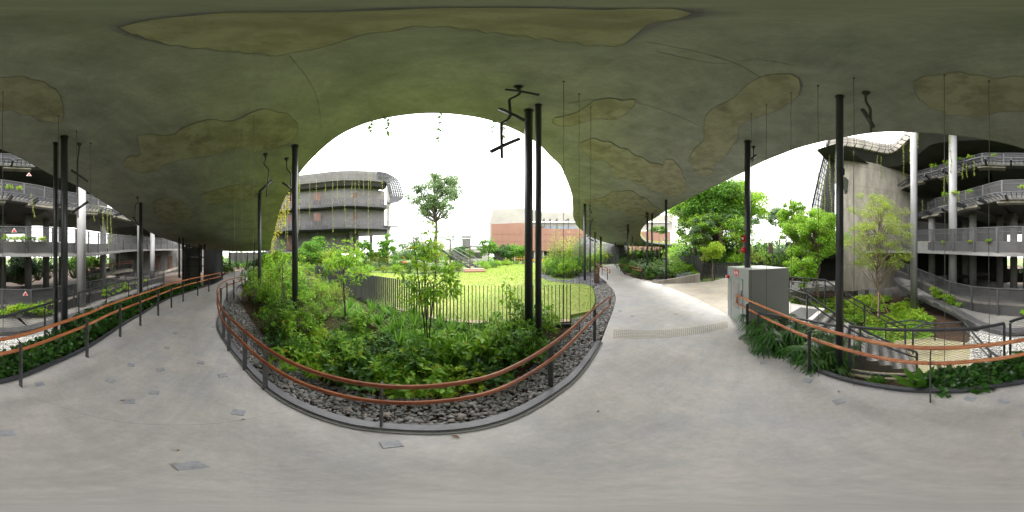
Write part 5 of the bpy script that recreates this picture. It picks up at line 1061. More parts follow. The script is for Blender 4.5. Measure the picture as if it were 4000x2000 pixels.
def p_fern(var, m='lf_bright', L0=.5, n=16):
    a_ = rng.uniform(0, 6.28, n); parts = []
    for k in range(n):
        L_ = L0 * rng.uniform(.7, 1.1); s = np.linspace(.08, 1, 15); rise = rng.uniform(.35, .9); r = s * L_ * .85; z = L_ * (s * rise - s ** 2 * rise * .75)
        C = np.stack([r * math.cos(a_[k]), r * math.sin(a_[k]), z], 1); tdir = unit(np.gradient(C, axis=0)); sd = np.array((-math.sin(a_[k]), math.cos(a_[k]), 0)); ln = L_ * .26 * np.sin(np.pi * np.clip(s, 0, .97)) ** .7 + .01
        for sg in (1, -1): parts.append(leaf_arrays(C, sd * sg + tdir * .35, ln, .028 * L0 / .5, .15))
    V, T = merge(parts); return [('fronds', npmesh('fronds', V, T, M[m]))]
def p_rosette(var):
    n = 15; a_ = np.linspace(0, 6.28 * 2.6, n); lean = rng.uniform(.3, 1.05, n); L_ = rng.uniform(.40, .62, n); s = np.linspace(0, 1, 8)
    r = s[None] * np.sin(lean)[:, None] * L_[:, None]; z = L_[:, None] * (s[None] * np.cos(lean)[:, None] - s[None] ** 2.2 * .35 * lean[:, None])
    P = np.stack([r * np.cos(a_)[:, None], r * np.sin(a_)[:, None], z + .02], -1); W_ = np.array((.008, .028, .052, .066, .064, .048, .026, .001))[None] * rng.uniform(.8, 1.15, (n, 1))
    V, T = ribbon(P, W_); return [('leaves', npmesh('leaves', V, T, M['lf_mid' if var != 1 else 'lf_bright'], True))]
def p_rhapis(var):
    parts = []; mb = MB()
    for k in range(9):
        b = np.array((rng.normal(0, .14), rng.normal(0, .14), 0)); hh = rng.uniform(.35, .95); tp = b + (rng.normal(0, .08), rng.normal(0, .08), hh); mb.tube([b, tp], .011, 6, False)
        for j in range(rng.integers(3, 6)):
            az_ = rng.uniform(0, 6.28); pe = tp - (0, 0, j * .09); hub = pe + np.array((math.cos(az_) * .16, math.sin(az_) * .16, .10)); mb.tube([pe, hub], .004, 4, False)
            nl = 8; ang = az_ + np.linspace(-1.25, 1.25, nl); D_ = np.stack([np.cos(ang), np.sin(ang), np.full(nl, .05)], 1); s = np.linspace(0, 1, 5); L_ = .27 * rng.uniform(.8, 1.15)
            P = hub + D_[:, None] * (s[None, :, None] * L_); P[..., 2] -= s[None] ** 2 * L_ * rng.uniform(.35, .8); parts.append(ribbon(P, np.tile((.005, .014, .016, .013, .005), (nl, 1)).astype(float)))
    V, T = merge(parts); return [('fan_leaves', npmesh('fan_leaves', V, T, M['lf_deep' if var % 2 == 0 else 'lf_dark'])), ('canes', mbmesh(mb, 'canes', M['stem']))]
def tree_parts(Hh, tr, c_h, Rx, Rz, clumps, lpc, L_, W_, lm, bark='bark', clump_r=.28, lean=(0, 0), flat=.55, bare=.0, droop=.25, seed=0, multi=1, fork=.35):
    """tapered trunk, forking limbs that reach every leaf clump"""
    mb = MB(); cz = c_h; crown = []; top = np.array((lean[0], lean[1], c_h + Rz * .25)); 
    trunks = []
    for k in range(multi):
        o = np.array((rng.normal(0, tr * 2.2), rng.normal(0, tr * 2.2), 0)) * (multi > 1); tpk = top + rng.normal(0, Rx * .3 * (multi > 1), 3)
        P = [o + (tpk - o) * s + np.array((rng.normal(0, tr * .5), rng.normal(0, tr * .5), 0)) * (0 < s < 1) for s in np.linspace(0, 1, 7)]; P = cat(P, 3); trunks.append(P)
        mb.tube(P, [tr / math.sqrt(multi) * (1.25 - .2 * min(1, i * .5)) * (1 - .8 * i / len(P)) + .006 for i in range(len(P))], 9, False)
    d = rdir(clumps, -.75, 1); rad = rng.uniform(.25, 1, clumps) ** .55; cc = d * rad[:, None] * (Rx, Rx, Rz) + (lean[0], lean[1], cz)
    cc[:, 2] += Rz * .12 * np.sin(cc[:, 0] * 2.1 / Rx * 2)
    for c in cc:
        P = trunks[rng.integers(0, multi)]; kk = np.linalg.norm((P - c) * (1, 1, .5), axis=1); h0 = max(c_h - Rz * (1 - fork), c[2] - Rx * rng.uniform(.5, 1.0)); k = int(np.clip(np.searchsorted(P[:, 2], min(h0, c_h + Rz * .2)), 2, len(P) - 1)); a_ = P[k]
        mid = a_ * .5 + c * .5 + np.array((0, 0, rng.uniform(-.12, .06) * Rx)) + rng.normal(0, .05 * Rx, 3)
        r0 = tr * .42 * rng.uniform(.6, 1); mb.tube(cat([a_, mid, c], 3), [r0, r0 * .85, r0 * .72, r0 * .6, r0 * .45, r0 * .32, r0 * .18], 5, False)
        for _ in range(2): e_ = c + rng.normal(0, 1, 3) * clump_r * Rx * (1, 1, .5); mb.tube([c * .7 + mid * .3, e_], [r0 * .3, r0 * .08], 4, False)
    n = clumps * lpc; k = rng.integers(0, clumps, n); rs = rng.uniform(.55, 1.35, clumps)[k]; off = rdir(n) * (rng.uniform(0, 1, n) ** .45)[:, None] * (clump_r * Rx * rs)[:, None] * (1, 1, flat)
    C = cc[k] + off; keep = rng.random(n) > bare; C = C[keep]; off = off[keep]; s_ = rng.uniform(.6, 1.25, len(C)); D_ = unit(off) * .7 + rdir(len(C)) * .8 + (0, 0, .1)
    V, T = leaf_arrays(C, D_, L_ * s_, W_ * s_, droop, unit(off * (1, 1, 2) + (0, 0, .4 * Rx * clump_r)))
    return [('trunk', mbmesh(mb, 'trunk', M[bark])), ('crown', npmesh('crown', V, T, M[lm]))]
def tree(px, d, z, label, name='tree', group=None, cat_='tree', **k):
    p = PD(px, d, z); t = empty(name, p, label, cat_, group)
    for nm, me in tree_parts(**k): o = bpy.data.objects.new(nm, me); COL.objects.link(o); o.parent = t
    return t
def frond_mesh(L_, n, lm, arch=.6, tilt=(.2, 1.1), leaf=.22):
    parts = []; mb = MB()
    for k in range(n):
        a_ = 6.283 * k / n + rng.uniform(-.2, .2); t0 = rng.uniform(*tilt); s = np.linspace(.0, 1, 22); ll = L_ * rng.uniform(.8, 1.1); ang = math.pi / 2 - t0 - s * arch * 2.0
        dx = np.cumsum(np.cos(ang)) * ll / 22; dz = np.cumsum(np.sin(ang)) * ll / 22; C = np.stack([dx * math.cos(a_), dx * math.sin(a_), dz], 1); mb.tube(C[::3], [.035 * L_ / 3] * 4 + [.012] * (len(C[::3]) - 4), 4, False)
        C = np.repeat(C[3:], 2, 0); C += rng.normal(0, .015, C.shape); tg = unit(np.gradient(C, axis=0) + 1e-6); sd = np.array((-math.sin(a_), math.cos(a_), 0)); ln = ll * leaf * np.sin(np.pi * np.linspace(.12, .95, len(C))) ** .6
        for sg in (1, -1): parts.append(leaf_arrays(C, sd * sg + tg * .5 + (0, 0, -.45), ln, .05 * L_ / 3, .5))
    V, T = merge(parts); return npmesh('fronds', V, T, M[lm]), mb
def palm(px, d, z, h, L_, n, label, lm='lf_frond', tr=.14, **k):
    t = empty('palm', PD(px, d, z), label, 'palm'); mb = MB(); mb.tube(cat([(0, 0, 0), (.1, .05, h * .5), (0, 0, h)], 4), tr, 8); o = bpy.data.objects.new('trunk', mbmesh(mb, 'trunk', M['bark'])); COL.objects.link(o); o.parent = t
    me, mb = frond_mesh(L_, n, lm, **k)
    for v in range(1): pass
    o = bpy.data.objects.new('crown', me); COL.objects.link(o); o.parent = t; o.location = (0, 0, h); o2 = bpy.data.objects.new('midribs', mbmesh(mb, 'midribs', M['stem'])); COL.objects.link(o2); o2.parent = t; o2.location = (0, 0, h); return t

PLANTS = {
 'leafy_shrub': lambda v: p_bush('a', n=520, R=.42, Hh=.95, L_=.12, W_=.045, m=M[['lf_bright', 'lf_mid', 'lf_bright'][v % 3]])(v),
 'low_shrub': lambda v: p_bush('b', n=420, R=.34, Hh=.40, L_=.095, W_=.042, m=M[['lf_bright', 'lf_lime', 'lf_dark', 'lf_mid', 'lf_bright'][v % 5]], stems=5)(v),
 'fine_shrub': lambda v: p_bush('c', n=2200, R=.62, Hh=1.05, L_=.05, W_=.024, m=M[['lf_bright', 'lf_olive'][v % 2]], stems=14)(v),
 'broadleaf_plant': lambda v: p_bush('d', n=210, R=.36, Hh=.7, L_=.17, W_=.07, m=M[['lf_bright', 'lf_mid'][v % 2]], stems=6)(v),
 'strap_leaf_clump': p_strap, 'fern': lambda v: p_fern(v, ['lf_bright', 'lf_lime', 'lf_bright'][v % 3]), 'big_leaf_plant': p_rosette, 'lady_palm': p_rhapis,
 'round_leaf_plant': lambda v: p_bush('e', n=150, R=.22, Hh=.26, L_=.085, W_=.075, m=M['lf_deep' if v % 2 == 0 else 'lf_dark'], stems=4)(v),
 'far_shrub': lambda v: p_bush('f', n=2600, R=1.3, Hh=1.9, L_=.16, W_=.08, m=M[['lf_bright', 'lf_mid', 'lf_olive', 'lf_grey', 'lf_dark'][v % 5]], stems=10)(v),
 'bamboo_clump': lambda v: p_bush('g', n=3600, R=1.3, Hh=5.2, L_=.20, W_=.035, m=M[['lf_olive', 'lf_lime'][v % 2]], stems=14, open_=.2)(v),
}
# ------------------------------------------------------------------ bed in front of the kerb
bg_ = 'plants of the bed inside the curved handrail'
def put(kind, var, px, py, label, scale=1.0, z=-.1, cat_='shrub', group=bg_, sz=None):
    if label in used: label_g = label
    used.add(label); return place(kind, var, G(px, py, z), label, cat_, group, scale, sz=sz)
used = set()
for px, py, v, s, lab in [(985, 1185, 0, 1.15, 'dark leafy shrub nearest the far bend of the handrail'), (1010, 1130, 1, 1.3, 'tall leafy shrub right before the slim far column'), (1055, 1215, 0, 1.15, 'bright leafy shrub between the two columns at the bend'), (1085, 1290, 1, 1.0, 'leafy shrub just short of the lone thick column, over the gravel'), (1130, 1175, 2, 1.25, 'leafy shrub directly behind the lone thick column'), (1175, 1320, 0, .95, 'whorled leafy shrub at the foot of the lone thick column'), (1120, 1325, 2, .8, 'lower leafy shrub on the gravel side of the lone thick column'), (1215, 1290, 2, .9, 'leafy shrub between the lone thick column and the rounded fine shrub'), (965, 1125, 1, 1.2, 'shadowed leafy shrub closest to the ramp'), (1080, 1120, 0, 1.4, 'large leafy shrub on the lawn side of the far bend'), (1160, 1400, 1, .55, 'small leafy shrub growing out of the gravel before the thick column'), (1985, 1360, 0, .95, 'leafy shrub hugging the thicker of the paired columns'), (2050, 1345, 1, 1.0, 'dark leafy shrub between the paired columns'), (2110, 1330, 0, .9, 'leafy shrub on the gravel side of the paired columns'), (1930, 1400, 2, .8, 'leafy shrub in front of the paired columns on the lawn opening side'), (2060, 1420, 1, .75, 'low dark leafy shrub over the gravel below the paired columns'), (2150, 1290, 0, .7, 'leafy shrub where the picket fence ends')]:
    put('leafy_shrub', v, px, py, lab, s)
for px, py, v, s, lab in [(1245, 1175, 0, .8, 'rounded fine leaved shrub beside the lone thick column'), (1310, 1195, 1, .8, 'olive fine leaved shrub in front of the left pickets'), (1205, 1140, 1, 1.0, 'olive fine leaved shrub right behind the lone column near the fence end'), (1270, 1250, 0, .7, 'smaller fine leaved shrub in front of the rounded one')]:
    put('fine_shrub', v, px, py, lab, s)
straps = [(1400, 1235), (1450, 1225), (1500, 1240), (1480, 1280), (1540, 1255), (1580, 1270), (1560, 1310), (1620, 1290), (1660, 1300), (1520, 1330), (1600, 1340), (1720, 1300), (1760, 1330), (1700, 1360), (1800, 1310), (1840, 1320), (1640, 1390), (1680, 1420), (1780, 1390), (1430, 1270), (1885, 1320), (1370, 1215), (1560, 1380), (1740, 1450), (1610, 1250), (1820, 1365), (1915, 1310), (1350, 1245)]
for i, (px, py) in enumerate(straps): put('strap_leaf_clump', i % 5, px, py, 'clump of long arching strap leaves in front of the picket fence', .95 + .25 * ((i * 7) % 5) / 5, cat_='grass clump', group='strap leaf clumps before the picket fence')
ferns = [(1330, 1440), (1290, 1420), (1380, 1470), (1410, 1420), (1460, 1460), (1240, 1395), (1520, 1470), (1370, 1380), (1310, 1370), (1560, 1440), (1480, 1400), (1620, 1470), (1900, 1440), (1960, 1450), (1850, 1470), (1790, 1470), (1440, 1350), (1420, 1310), (1340, 1330), (1290, 1310), (1690, 1480), (1750, 1500), (1580, 1500), (1230, 1350), (1620, 1440), (1700, 1395), (1830, 1420), (1870, 1375), (1390, 1430), (1540, 1420)]
for i, (px, py) in enumerate(ferns): put('fern', i % 6, px, py, 'low feathery fern over the soil behind the gravel band', .62 + .3 * ((i * 5) % 7) / 7, cat_='fern', group='ferns behind the gravel band')
for px, py, v, s, lab in [(1410, 1300, 0, .8, 'broad leaved plant below the yellow green fern'), (1650, 1450, 1, .8, 'broad leaved plant at the foot of the middle sapling'), (1730, 1420, 0, .85, 'broad leaved plant beside the middle sapling'), (1880, 1430, 0, .9, 'broad leaved plant over the reddish soil before the paired columns'), (1990, 1440, 1, .85, 'broad leaved plant hanging over the gravel below the paired columns'), (1330, 1400, 1, .8, 'broad leaved plant low in the dark hollow behind the gravel'), (1480, 1500, 0, .6, 'broad leaved plant at the edge of the gravel, middle of the bed'), (1560, 1465, 1, .75, 'broad leaved plant under the strap leaves'), (2105, 1380, 1, .7, 'broad leaved plant right under the thinner paired column'), (1270, 1450, 0, .6, 'broad leaved plant between fern fronds above the grey stones')]:
    put('broadleaf_plant', v, px, py, lab, s)
lows = [(1200, 1430), (1260, 1470), (1350, 1490), (1430, 1500), (1530, 1505), (1640, 1510), (1720, 1510), (1830, 1500), (1910, 1485), (2020, 1420), (2050, 1395), (1180, 1380), (1440, 1440), (1600, 1420), (1500, 1380), (1370, 1330), (1790, 1350), (1930, 1345), (1980, 1400), (1260, 1335), (1110, 1360), (1060, 1290), (1030, 1240), (1150, 1440)]
for i, (px, py) in enumerate(lows): put('low_shrub', i % 6, px, py, 'low leafy plant filling the bed behind the gravel', .6 + .25 * (i % 3), group='low leafy plants of the bed')
put('fern', 2, 1345, 1235, 'yellow green fern standing out above the strap leaves', 1.0, cat_='fern')
put('low_shrub', 1, 1745, 1555, 'small bright seedling growing in the gravel under the handrail', .35); put('fern', 0, 1580, 1528, 'small bright fern at the gravel edge under the handrail', .45, cat_='fern')
for i in range(46):
    px = rng.uniform(1010, 1330); d = rng.uniform(5.2, 12.5)
    lim = np.interp(px, [1010, 1180, 1240, 1305, 1371], [14, 11.0, 9.6, 7.9, 6.4]); d = min(d, lim)
    kd = ['leafy_shrub', 'fine_shrub', 'broadleaf_plant'][i % 3]; place(kd, i % 4, PD(px, d, -.1), 'green shrub filling the far end of the bed towards the ramp', 'shrub', 'shrubs at the far end of the bed', rng.uniform(.8, 1.25) * (1 if px < 1180 else .62))
for i in range(34):
    px = rng.uniform(1180, 2060); d = rng.uniform(19, 34); d = max(d, np.interp(px, [1180, 1330, 1543, 1740, 1891, 2060], [14, 17, 19, 21, 27, 38]))
    place('far_shrub', i % 5, PD(px, d, -.15), 'leafy shrub behind the far edge of the lawn', 'shrub', 'shrubs behind the far edge of the lawn', rng.uniform(.45, .9), sz=rng.uniform(.35, .6))
# ground cover nobody could count
q = scatter([tuple(G(*p, z=-.1)[:2]) for p in [(960, 1110), (985, 1250), (1050, 1325), (1130, 1400), (1250, 1475), (1400, 1520), (1550, 1540), (1700, 1540), (1850, 1525), (1980, 1490), (2080, 1420), (2150, 1340), (2200, 1290), (2100, 1275), (1950, 1280), (1780, 1272), (1590, 1235), (1470, 1200), (1370, 1160), (1300, 1135), (1200, 1100), (1080, 1075)]], 15000)
C = np.c_[q, rng.uniform(-.1, .10, len(q))]; V, T = leaf_arrays(C, rdir(len(q), -.1, .7), rng.uniform(.03, .09, len(q)), rng.uniform(.015, .04, len(q)), .2); tag(link('ground_cover', npmesh('ground_cover', V, T, M['lf_mid'])), 'low green ground cover between the plants of the bed', 'ground cover', kind='stuff')
# saplings in the bed
tree(1345, 4.35, -.1, 'bright sapling before the left end of the picket fence', 'sapling', Hh=2.4, tr=.018, c_h=1.55, Rx=.62, Rz=.62, clumps=26, lpc=34, L_=.13, W_=.042, lm='lf_bright', bark='barkdark', clump_r=.26, flat=.6, multi=2)
tree(1672, 2.65, -.1, 'bright sapling in the middle of the bed with a few orange leaves', 'sapling', Hh=2.4, tr=.013, c_h=1.55, Rx=.50, Rz=.80, clumps=36, lpc=19, L_=.14, W_=.045, lm='lf_bright', bark='barkdark', clump_r=.25, flat=.6, multi=3)
tree(1118, 4.9, -.1, 'leafy sapling behind the lone thick column', 'sapling', Hh=2.4, tr=.02, c_h=1.5, Rx=.55, Rz=.75, clumps=22, lpc=50, L_=.10, W_=.04, lm='lf_bright', bark='barkdark', clump_r=.3, multi=2)
tree(1992, 3.1, -.1, 'thin seedling with few leaves in front of the paired columns', 'sapling', Hh=1.4, tr=.008, c_h=1.0, Rx=.2, Rz=.5, clumps=12, lpc=5, L_=.13, W_=.05, lm='lf_bright', bark='stem', clump_r=.25)

for i in range(40):
    px = rng.uniform(1180, 2080); py = rng.uniform(1290, 1480); kd = ['fern', 'low_shrub', 'broadleaf_plant', 'low_shrub'][i % 4]
    if kd != 'fern' and py > 1460: continue
    place(kd, i % 5, G(px, py, -.1), 'bright leafy plant filling the middle of the bed', 'plant', 'bright plants filling the middle of the bed', rng.uniform(.5, .8))
# ------------------------------------------------------------------ back strip between walkway and mesh guard
def strip(px, t):
    b = np.array([math.atan2(p[0], p[1]) for p in B0]); a_ = math.atan2(math.sin(az(px)), math.cos(az(px))); k = int(np.argmin(np.abs(np.angle(np.exp(1j * (b - a_)))))); p = B0[k]
    bb = np.array([math.atan2(p[0], p[1]) for p in gc]); j = int(np.argmin(np.abs(np.angle(np.exp(1j * (bb - a_)))))); q = gc[j]; r = p * (1 - t) + q * t; r[2] = -.16; return r
for i, (px, d, v, s) in enumerate([(2965, 2.95, 0, .85), (3000, 2.72, 1, .9), (3045, 2.5, 2, .95), (3085, 2.42, 3, .85), (3125, 2.35, 0, .9), (3165, 2.2, 1, .9), (3205, 2.12, 2, .85), (3240, 2.1, 3, .8), (3060, 2.7, 1, .95), (3140, 2.5, 3, .95)]):
    place('lady_palm', v, PD(px, d + .3, -.5), 'dark fan leaved palm between the cabinet and thick column', 'palm', 'dark fan leaved palms beside the cabinet', s)
for px, t_, s, v, lab in [(3600, .45, .85, 0, 'large plant of long broad leaves in the strip under the handrail, by the middle post'), (3655, .5, .7, 1, 'second large plant of long broad leaves just beside the middle post'), (3990, .5, .75, 0, 'large broad leaved plant at the seam of the view, below the guard'), (4180, .45, .7, 1, 'large broad leaved plant near the paired rear columns'), (4270, .5, .85, 0, 'tall broad leaved plant just beyond the paired rear columns'), (3440, .5, .45, 0, 'small broad leaved plant beside the thick column'), (4330, .5, .8, 1, 'bright broad leaved plant farther up the rear strip'), (4120, .6, .8, 0, 'broad leaved plant before the paired rear columns')]:
    place('big_leaf_plant', v, strip(px, t_), lab, 'plant', 'big leaved plants of the rear strip', s)
for i, px in enumerate(list(range(3670, 4330, 12)) + list(range(4330, 4860, 9))):
    for t_ in (.42, .75):
        place('round_leaf_plant', (i * 3 + int(t_ * 10)) % 4, strip(px + rng.uniform(-5, 5), t_ + rng.uniform(-.1, .1)), 'low dark round leaved plant in the strip behind the rear handrail', 'plant', 'low round leaved plants of the rear strip', rng.uniform(.75, 1.15) * (1.0 if px < 4330 else 1.35))
for i, px in enumerate(range(4400, 4870, 22)): place('low_shrub', 2, strip(px, .5) , 'dark low shrub in the shaded strip along the ramp', 'shrub', 'dark low shrubs along the ramp', rng.uniform(.8, 1.2))

# ------------------------------------------------------------------ trees
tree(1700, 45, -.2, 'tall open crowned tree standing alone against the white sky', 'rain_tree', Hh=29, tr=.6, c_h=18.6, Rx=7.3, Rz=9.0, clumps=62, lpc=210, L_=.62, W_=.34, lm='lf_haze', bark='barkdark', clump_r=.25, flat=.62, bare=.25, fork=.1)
tree(2790, 19, -.2, 'huge dense dark hearted tree rising over the canopy edge', 'fig_tree', Hh=12.5, tr=.5, c_h=8.3, Rx=4.4, Rz=3.3, clumps=110, lpc=420, L_=.26, W_=.14, lm='lf_mid', bark='barkdark', clump_r=.25, flat=.68)
tree(2750, 21, -.2, 'lighter upper tree crown behind the huge dense tree', 'fig_tree', Hh=12, tr=.35, c_h=7.2, Rx=4.2, Rz=3.3, clumps=95, lpc=360, L_=.26, W_=.13, lm='lf_bright', bark='barkdark', clump_r=.24, flat=.68)
tree(2888, 20, -.2, 'spreading tree crown on the cabinet side of the huge dense tree', 'fig_tree', Hh=12, tr=.3, c_h=8.2, Rx=3.5, Rz=3.2, clumps=60, lpc=330, L_=.26, W_=.13, lm='lf_bright', bark='barkdark', clump_r=.24, flat=.68)
tree(2800, 17.5, -.2, 'lower bright skirts of foliage under the huge dense tree', 'fig_tree', Hh=6.5, tr=.2, c_h=4.2, Rx=4.3, Rz=2.3, clumps=70, lpc=300, L_=.2, W_=.11, lm='lf_bright', bark='barkdark', clump_r=.22, flat=.45)
palm(2815, 15.5, -.2, 4.8, 2.9, 13, 'palm with drooping yellowish fronds under the huge dense tree', tr=.2); palm(2905, 17, -.2, 5.0, 3.1, 14, 'palm behind the cabinet column with long hanging fronds', tr=.2); palm(2712, 17.5, -.2, 5.2, 2.6, 13, 'palm with grey green hanging fronds at the canopy side of the big tree', tr=.2)
palm(2820, 16.8, -.2, 6.0, 1.3, 6, 'palm crown of dry brown fronds in the heart of the big tree', lm='lf_dry', tr=.15, tilt=(1.2, 1.9))
tree(2750, 14.5, -.2, 'pale grey green tree with slender upright stems before the big tree', 'young_tree', Hh=5.6, tr=.09, c_h=4.1, Rx=1.25, Rz=1.6, clumps=30, lpc=170, L_=.16, W_=.09, lm='lf_grey', bark='bark', clump_r=.3, multi=5)
tree(2783, 10.9, -.1, 'small tree with yellow leaves beside the mesh fence', 'young_tree', Hh=2.6, tr=.06, c_h=2.1, Rx=.85, Rz=.62, clumps=22, lpc=120, L_=.13, W_=.07, lm='lf_lime', bark='bark', clump_r=.3)
tree(3034, 34, -.2, 'slim grey stemmed tree far behind the signboard', 'slim_tree', Hh=12, tr=.22, c_h=10.0, Rx=3.0, Rz=2.6, clumps=34, lpc=170, L_=.34, W_=.2, lm='lf_grey', bark='barkdark', clump_r=.26, flat=.5, multi=3)
tree(3185, 11.4, -1.9, 'broad bright green tree between the cabinet and the thick column', 'bright_tree', Hh=7, tr=.12, c_h=5.0, Rx=2.1, Rz=2.0, clumps=120, lpc=300, L_=.12, W_=.075, lm='lf_bright', bark='bark', clump_r=.2, flat=.7, multi=2, fork=.05)
tree(3098, 12.2, -1.0, 'upright bright green tree rising behind the cabinet corner', 'bright_tree', Hh=7, tr=.09, c_h=5.2, Rx=1.15, Rz=2.0, clumps=70, lpc=240, L_=.12, W_=.07, lm='lf_bright', bark='bark', clump_r=.24, flat=.75, fork=.05)
tree(3130, 9.6, -1.9, 'lower branches of bright foliage over the stair head', 'bright_tree', Hh=3.8, tr=.05, c_h=2.7, Rx=1.0, Rz=1.1, clumps=34, lpc=190, L_=.11, W_=.06, lm='lf_bright', bark='bark', clump_r=.25, flat=.7)
tree(3432, 8.6, -1.9, 'staked thin leaved tree in front of the blank concrete wall', 'staked_tree', Hh=7.6, tr=.07, c_h=4.6, Rx=1.85, Rz=2.6, clumps=105, lpc=130, L_=.085, W_=.042, lm='lf_olive', bark='bark', clump_r=.2, flat=.6, multi=1, fork=-.15)
st = PD(3432, 8.6, -1.9)
for i, (dx, dy, lab) in enumerate([(.75, .3, 'timber stake leaning against the staked tree, towards the columns'), (-.55, .5, 'timber stake leaning against the staked tree, building side'), (-.1, -.75, 'timber stake leaning against the staked tree, on the walkway side')]):
    m = MB(); m.tube([st + (dx, dy, 0), st + (0, 0, 1.75)], [.035, .028], 7); tag(m.build('tree_stake', M['stake']), lab, 'stake')
tree(2575, 20.5, -.1, 'small flat topped tree with slender trunk standing over the green roof', 'umbrella_tree', Hh=5.5, tr=.045, c_h=5.1, Rx=1.15, Rz=.42, clumps=28, lpc=95, L_=.16, W_=.08, lm='lf_mid', bark='bark', clump_r=.28, flat=.35)
mids = [(1075, 17, 2.3, 'lf_bright', 1.4), (1205, 20, 3.6, 'lf_mid', 1.5), (1240, 22, 4.4, 'lf_mid', 1.6), (1285, 21, 2.6, 'lf_olive', 1.7), (1335, 17, 2.0, 'lf_bright', 1.5), (1425, 22, 4.3, 'lf_mid', 1.1), (1512, 21, 4.4, 'lf_mid', 1.35), (1570, 27, 3.8, 'lf_grey', 2.1), (1620, 30, 5.2, 'lf_grey', 2.4), (1655, 24, 4.0, 'lf_mid', 1.8), (1480, 24, 2.6, 'lf_olive', 2.0), (1700, 24, 4.2, 'lf_olive', 1.7), (1910, 34, 5.6, 'lf_mid', 2.1), (1960, 36, 4.3, 'lf_dark', 2.3), (2005, 37, 4.4, 'lf_mid', 2.4), (2042, 38, 4.8, 'lf_mid', 2.0), (1790, 30, 3.4, 'lf_dark', 1.7), (1820, 33, 3.2, 'lf_mid', 1.8)]
labs = ['bright small tree by the canopy edge beyond the ramp', 'first of two conical trees before the far building', 'second, taller conical tree before the far building', 'olive bushy tree at the foot of the far building', 'bright bushy tree behind the sapling', 'slim tree before the open end of the far building', 'slim trunked tree at the corner of the far building', 'grey green tree under the stair bridge', 'hazy grey green tree beneath the lone tall tree', 'mid green tree behind the middle sapling', 'wide olive bush past the corner of the far building', 'olive tree beside the garden stair', 'rounded tree at the corner of the terracotta building', 'dark low tree before the terracotta wall', 'reddish green tree in the middle of the terracotta wall', 'leafy tree before the terracotta wall beside the paired columns', 'dark tree behind the garden stair', 'small tree next to the low cream shed']
for (px, d, h, lm, r), lab in zip(mids, labs):
    tree(px, d, -.1, lab, 'garden_tree', 'trees around the lawn', Hh=h, tr=.03 + h * .012, c_h=h * .6, Rx=r, Rz=h * .42, clumps=26, lpc=110, L_=.10 + d * .0065, W_=.05 + d * .0035, lm=lm, bark='barkdark', clump_r=.34, flat=.55)
palm(1758, 33, -.1, 4.8, 3.2, 15, 'palm beyond the garden stair', tr=.2); palm(3050, 18, -.2, 2.2, 1.8, 12, 'low palm behind the signboard', tr=.12)
fs = 'shrub masses around the lawn'
sh = [(1330, 13, 0, .55), (1390, 15, 1, .6), (1440, 17, 0, .65), (1500, 17, 2, .6), (1550, 17.5, 0, .7), (1600, 18, 3, .7), (1650, 16.5, 2, .6), (1700, 17, 1, .7), (1745, 18, 0, .6), (1790, 20, 2, .5), (1880, 24, 0, .9), (1910, 26, 1, .9), (1940, 28, 0, .8), (1975, 32, 2, .9), (1900, 22, 0, .6), (1930, 24, 1, .6), (1985, 30, 0, .7), (1360, 20, 1, .9), (1420, 22, 0, 1), (1480, 20, 3, .8), (1300, 17, 3, .7), (1250, 15, 1, .7), (1200, 15, 0, .8), (1150, 14, 2, .8), (1090, 13, 1, .8), (1050, 15, 0, .9), (1555, 23, 1, 1), (1620, 24, 2, 1)]
for i, (px, d, v, s) in enumerate(sh): place('far_shrub', v, PD(px, d, -.15), 'leafy shrub in the mass of planting around the lawn', 'shrub', fs, s, sz=s * .75)
is_ = 'shrubs beside the far path'
for i, (px, d, v, s) in enumerate([(2150, 16, 0, .95), (2185, 14.5, 1, .9), (2220, 13.5, 0, .85), (2245, 15, 1, .95), (2160, 19, 2, 1.1), (2210, 18, 0, 1.1), (2265, 17.5, 1, 1.0), (2130, 15.5, 2, .55), (2200, 13.6, 0, .5), (2170, 13.8, 1, .5), (2290, 22, 2, 1.1), (2330, 26, 0, 1.2), (2360, 38, 2, 1.5), (2390, 40, 0, 1.6), (2420, 41, 1, 1.6), (2450, 42, 2, 1.6), (2480, 42, 0, 1.6), (2510, 43, 1, 1.6), (2310, 30, 1, 1.3), (2540, 46, 0, 1.6)]): place('far_shrub', v, PD(px, d, -.15), 'leafy shrub in the planting between the lawn and the far path', 'shrub', is_, s)
for i, (px, d, v, s, lab) in enumerate([(2175, 17, 0, .85, 'airy bamboo nearest the paired columns, before the terracotta wall'), (2225, 19, 1, .85, 'airy yellow green bamboo in the middle of the island by the lawn'), (2262, 20, 0, .95, 'airy bamboo beside the gravel column'), (2345, 34, 1, 1.0, 'bamboo seen under the canopy behind the doubled columns'), (2390, 42, 0, 1.05, 'bamboo behind the far railing'), (2450, 46, 1, 1.1, 'bamboo behind the far railing, beside the island columns')]): place('bamboo_clump', v, PD(px, d, -.15), lab, 'bamboo', 'bamboo clumps', s)
for i, (px, d, v, s) in enumerate([(2450, 17, 4, .75), (2475, 15, 1, .75), (2500, 14, 4, .8), (2490, 12.9, 1, .45), (2525, 13, 4, .75), (2550, 12.4, 1, .7), (2575, 12, 4, .6), (2600, 12.2, 1, .6), (2625, 13, 0, .65), (2645, 14, 1, .7), (2670, 15, 0, .7), (2700, 15.5, 1, .6), (2640, 17, 0, .9), (2680, 18, 4, .8), (2560, 17, 1, .9), (2600, 18, 4, .9), (2440, 20, 1, .9), (2690, 12, 0, .3), (2665, 11.9, 1, .35), (2540, 11.7, 1, .35), (2715, 12.6, 0, .4)]): place('far_shrub', v, PD(px, d, -.05), 'leafy shrub on the planted island behind the short handrail', 'shrub', 'shrubs of the planted island', s, sz=s * .85)
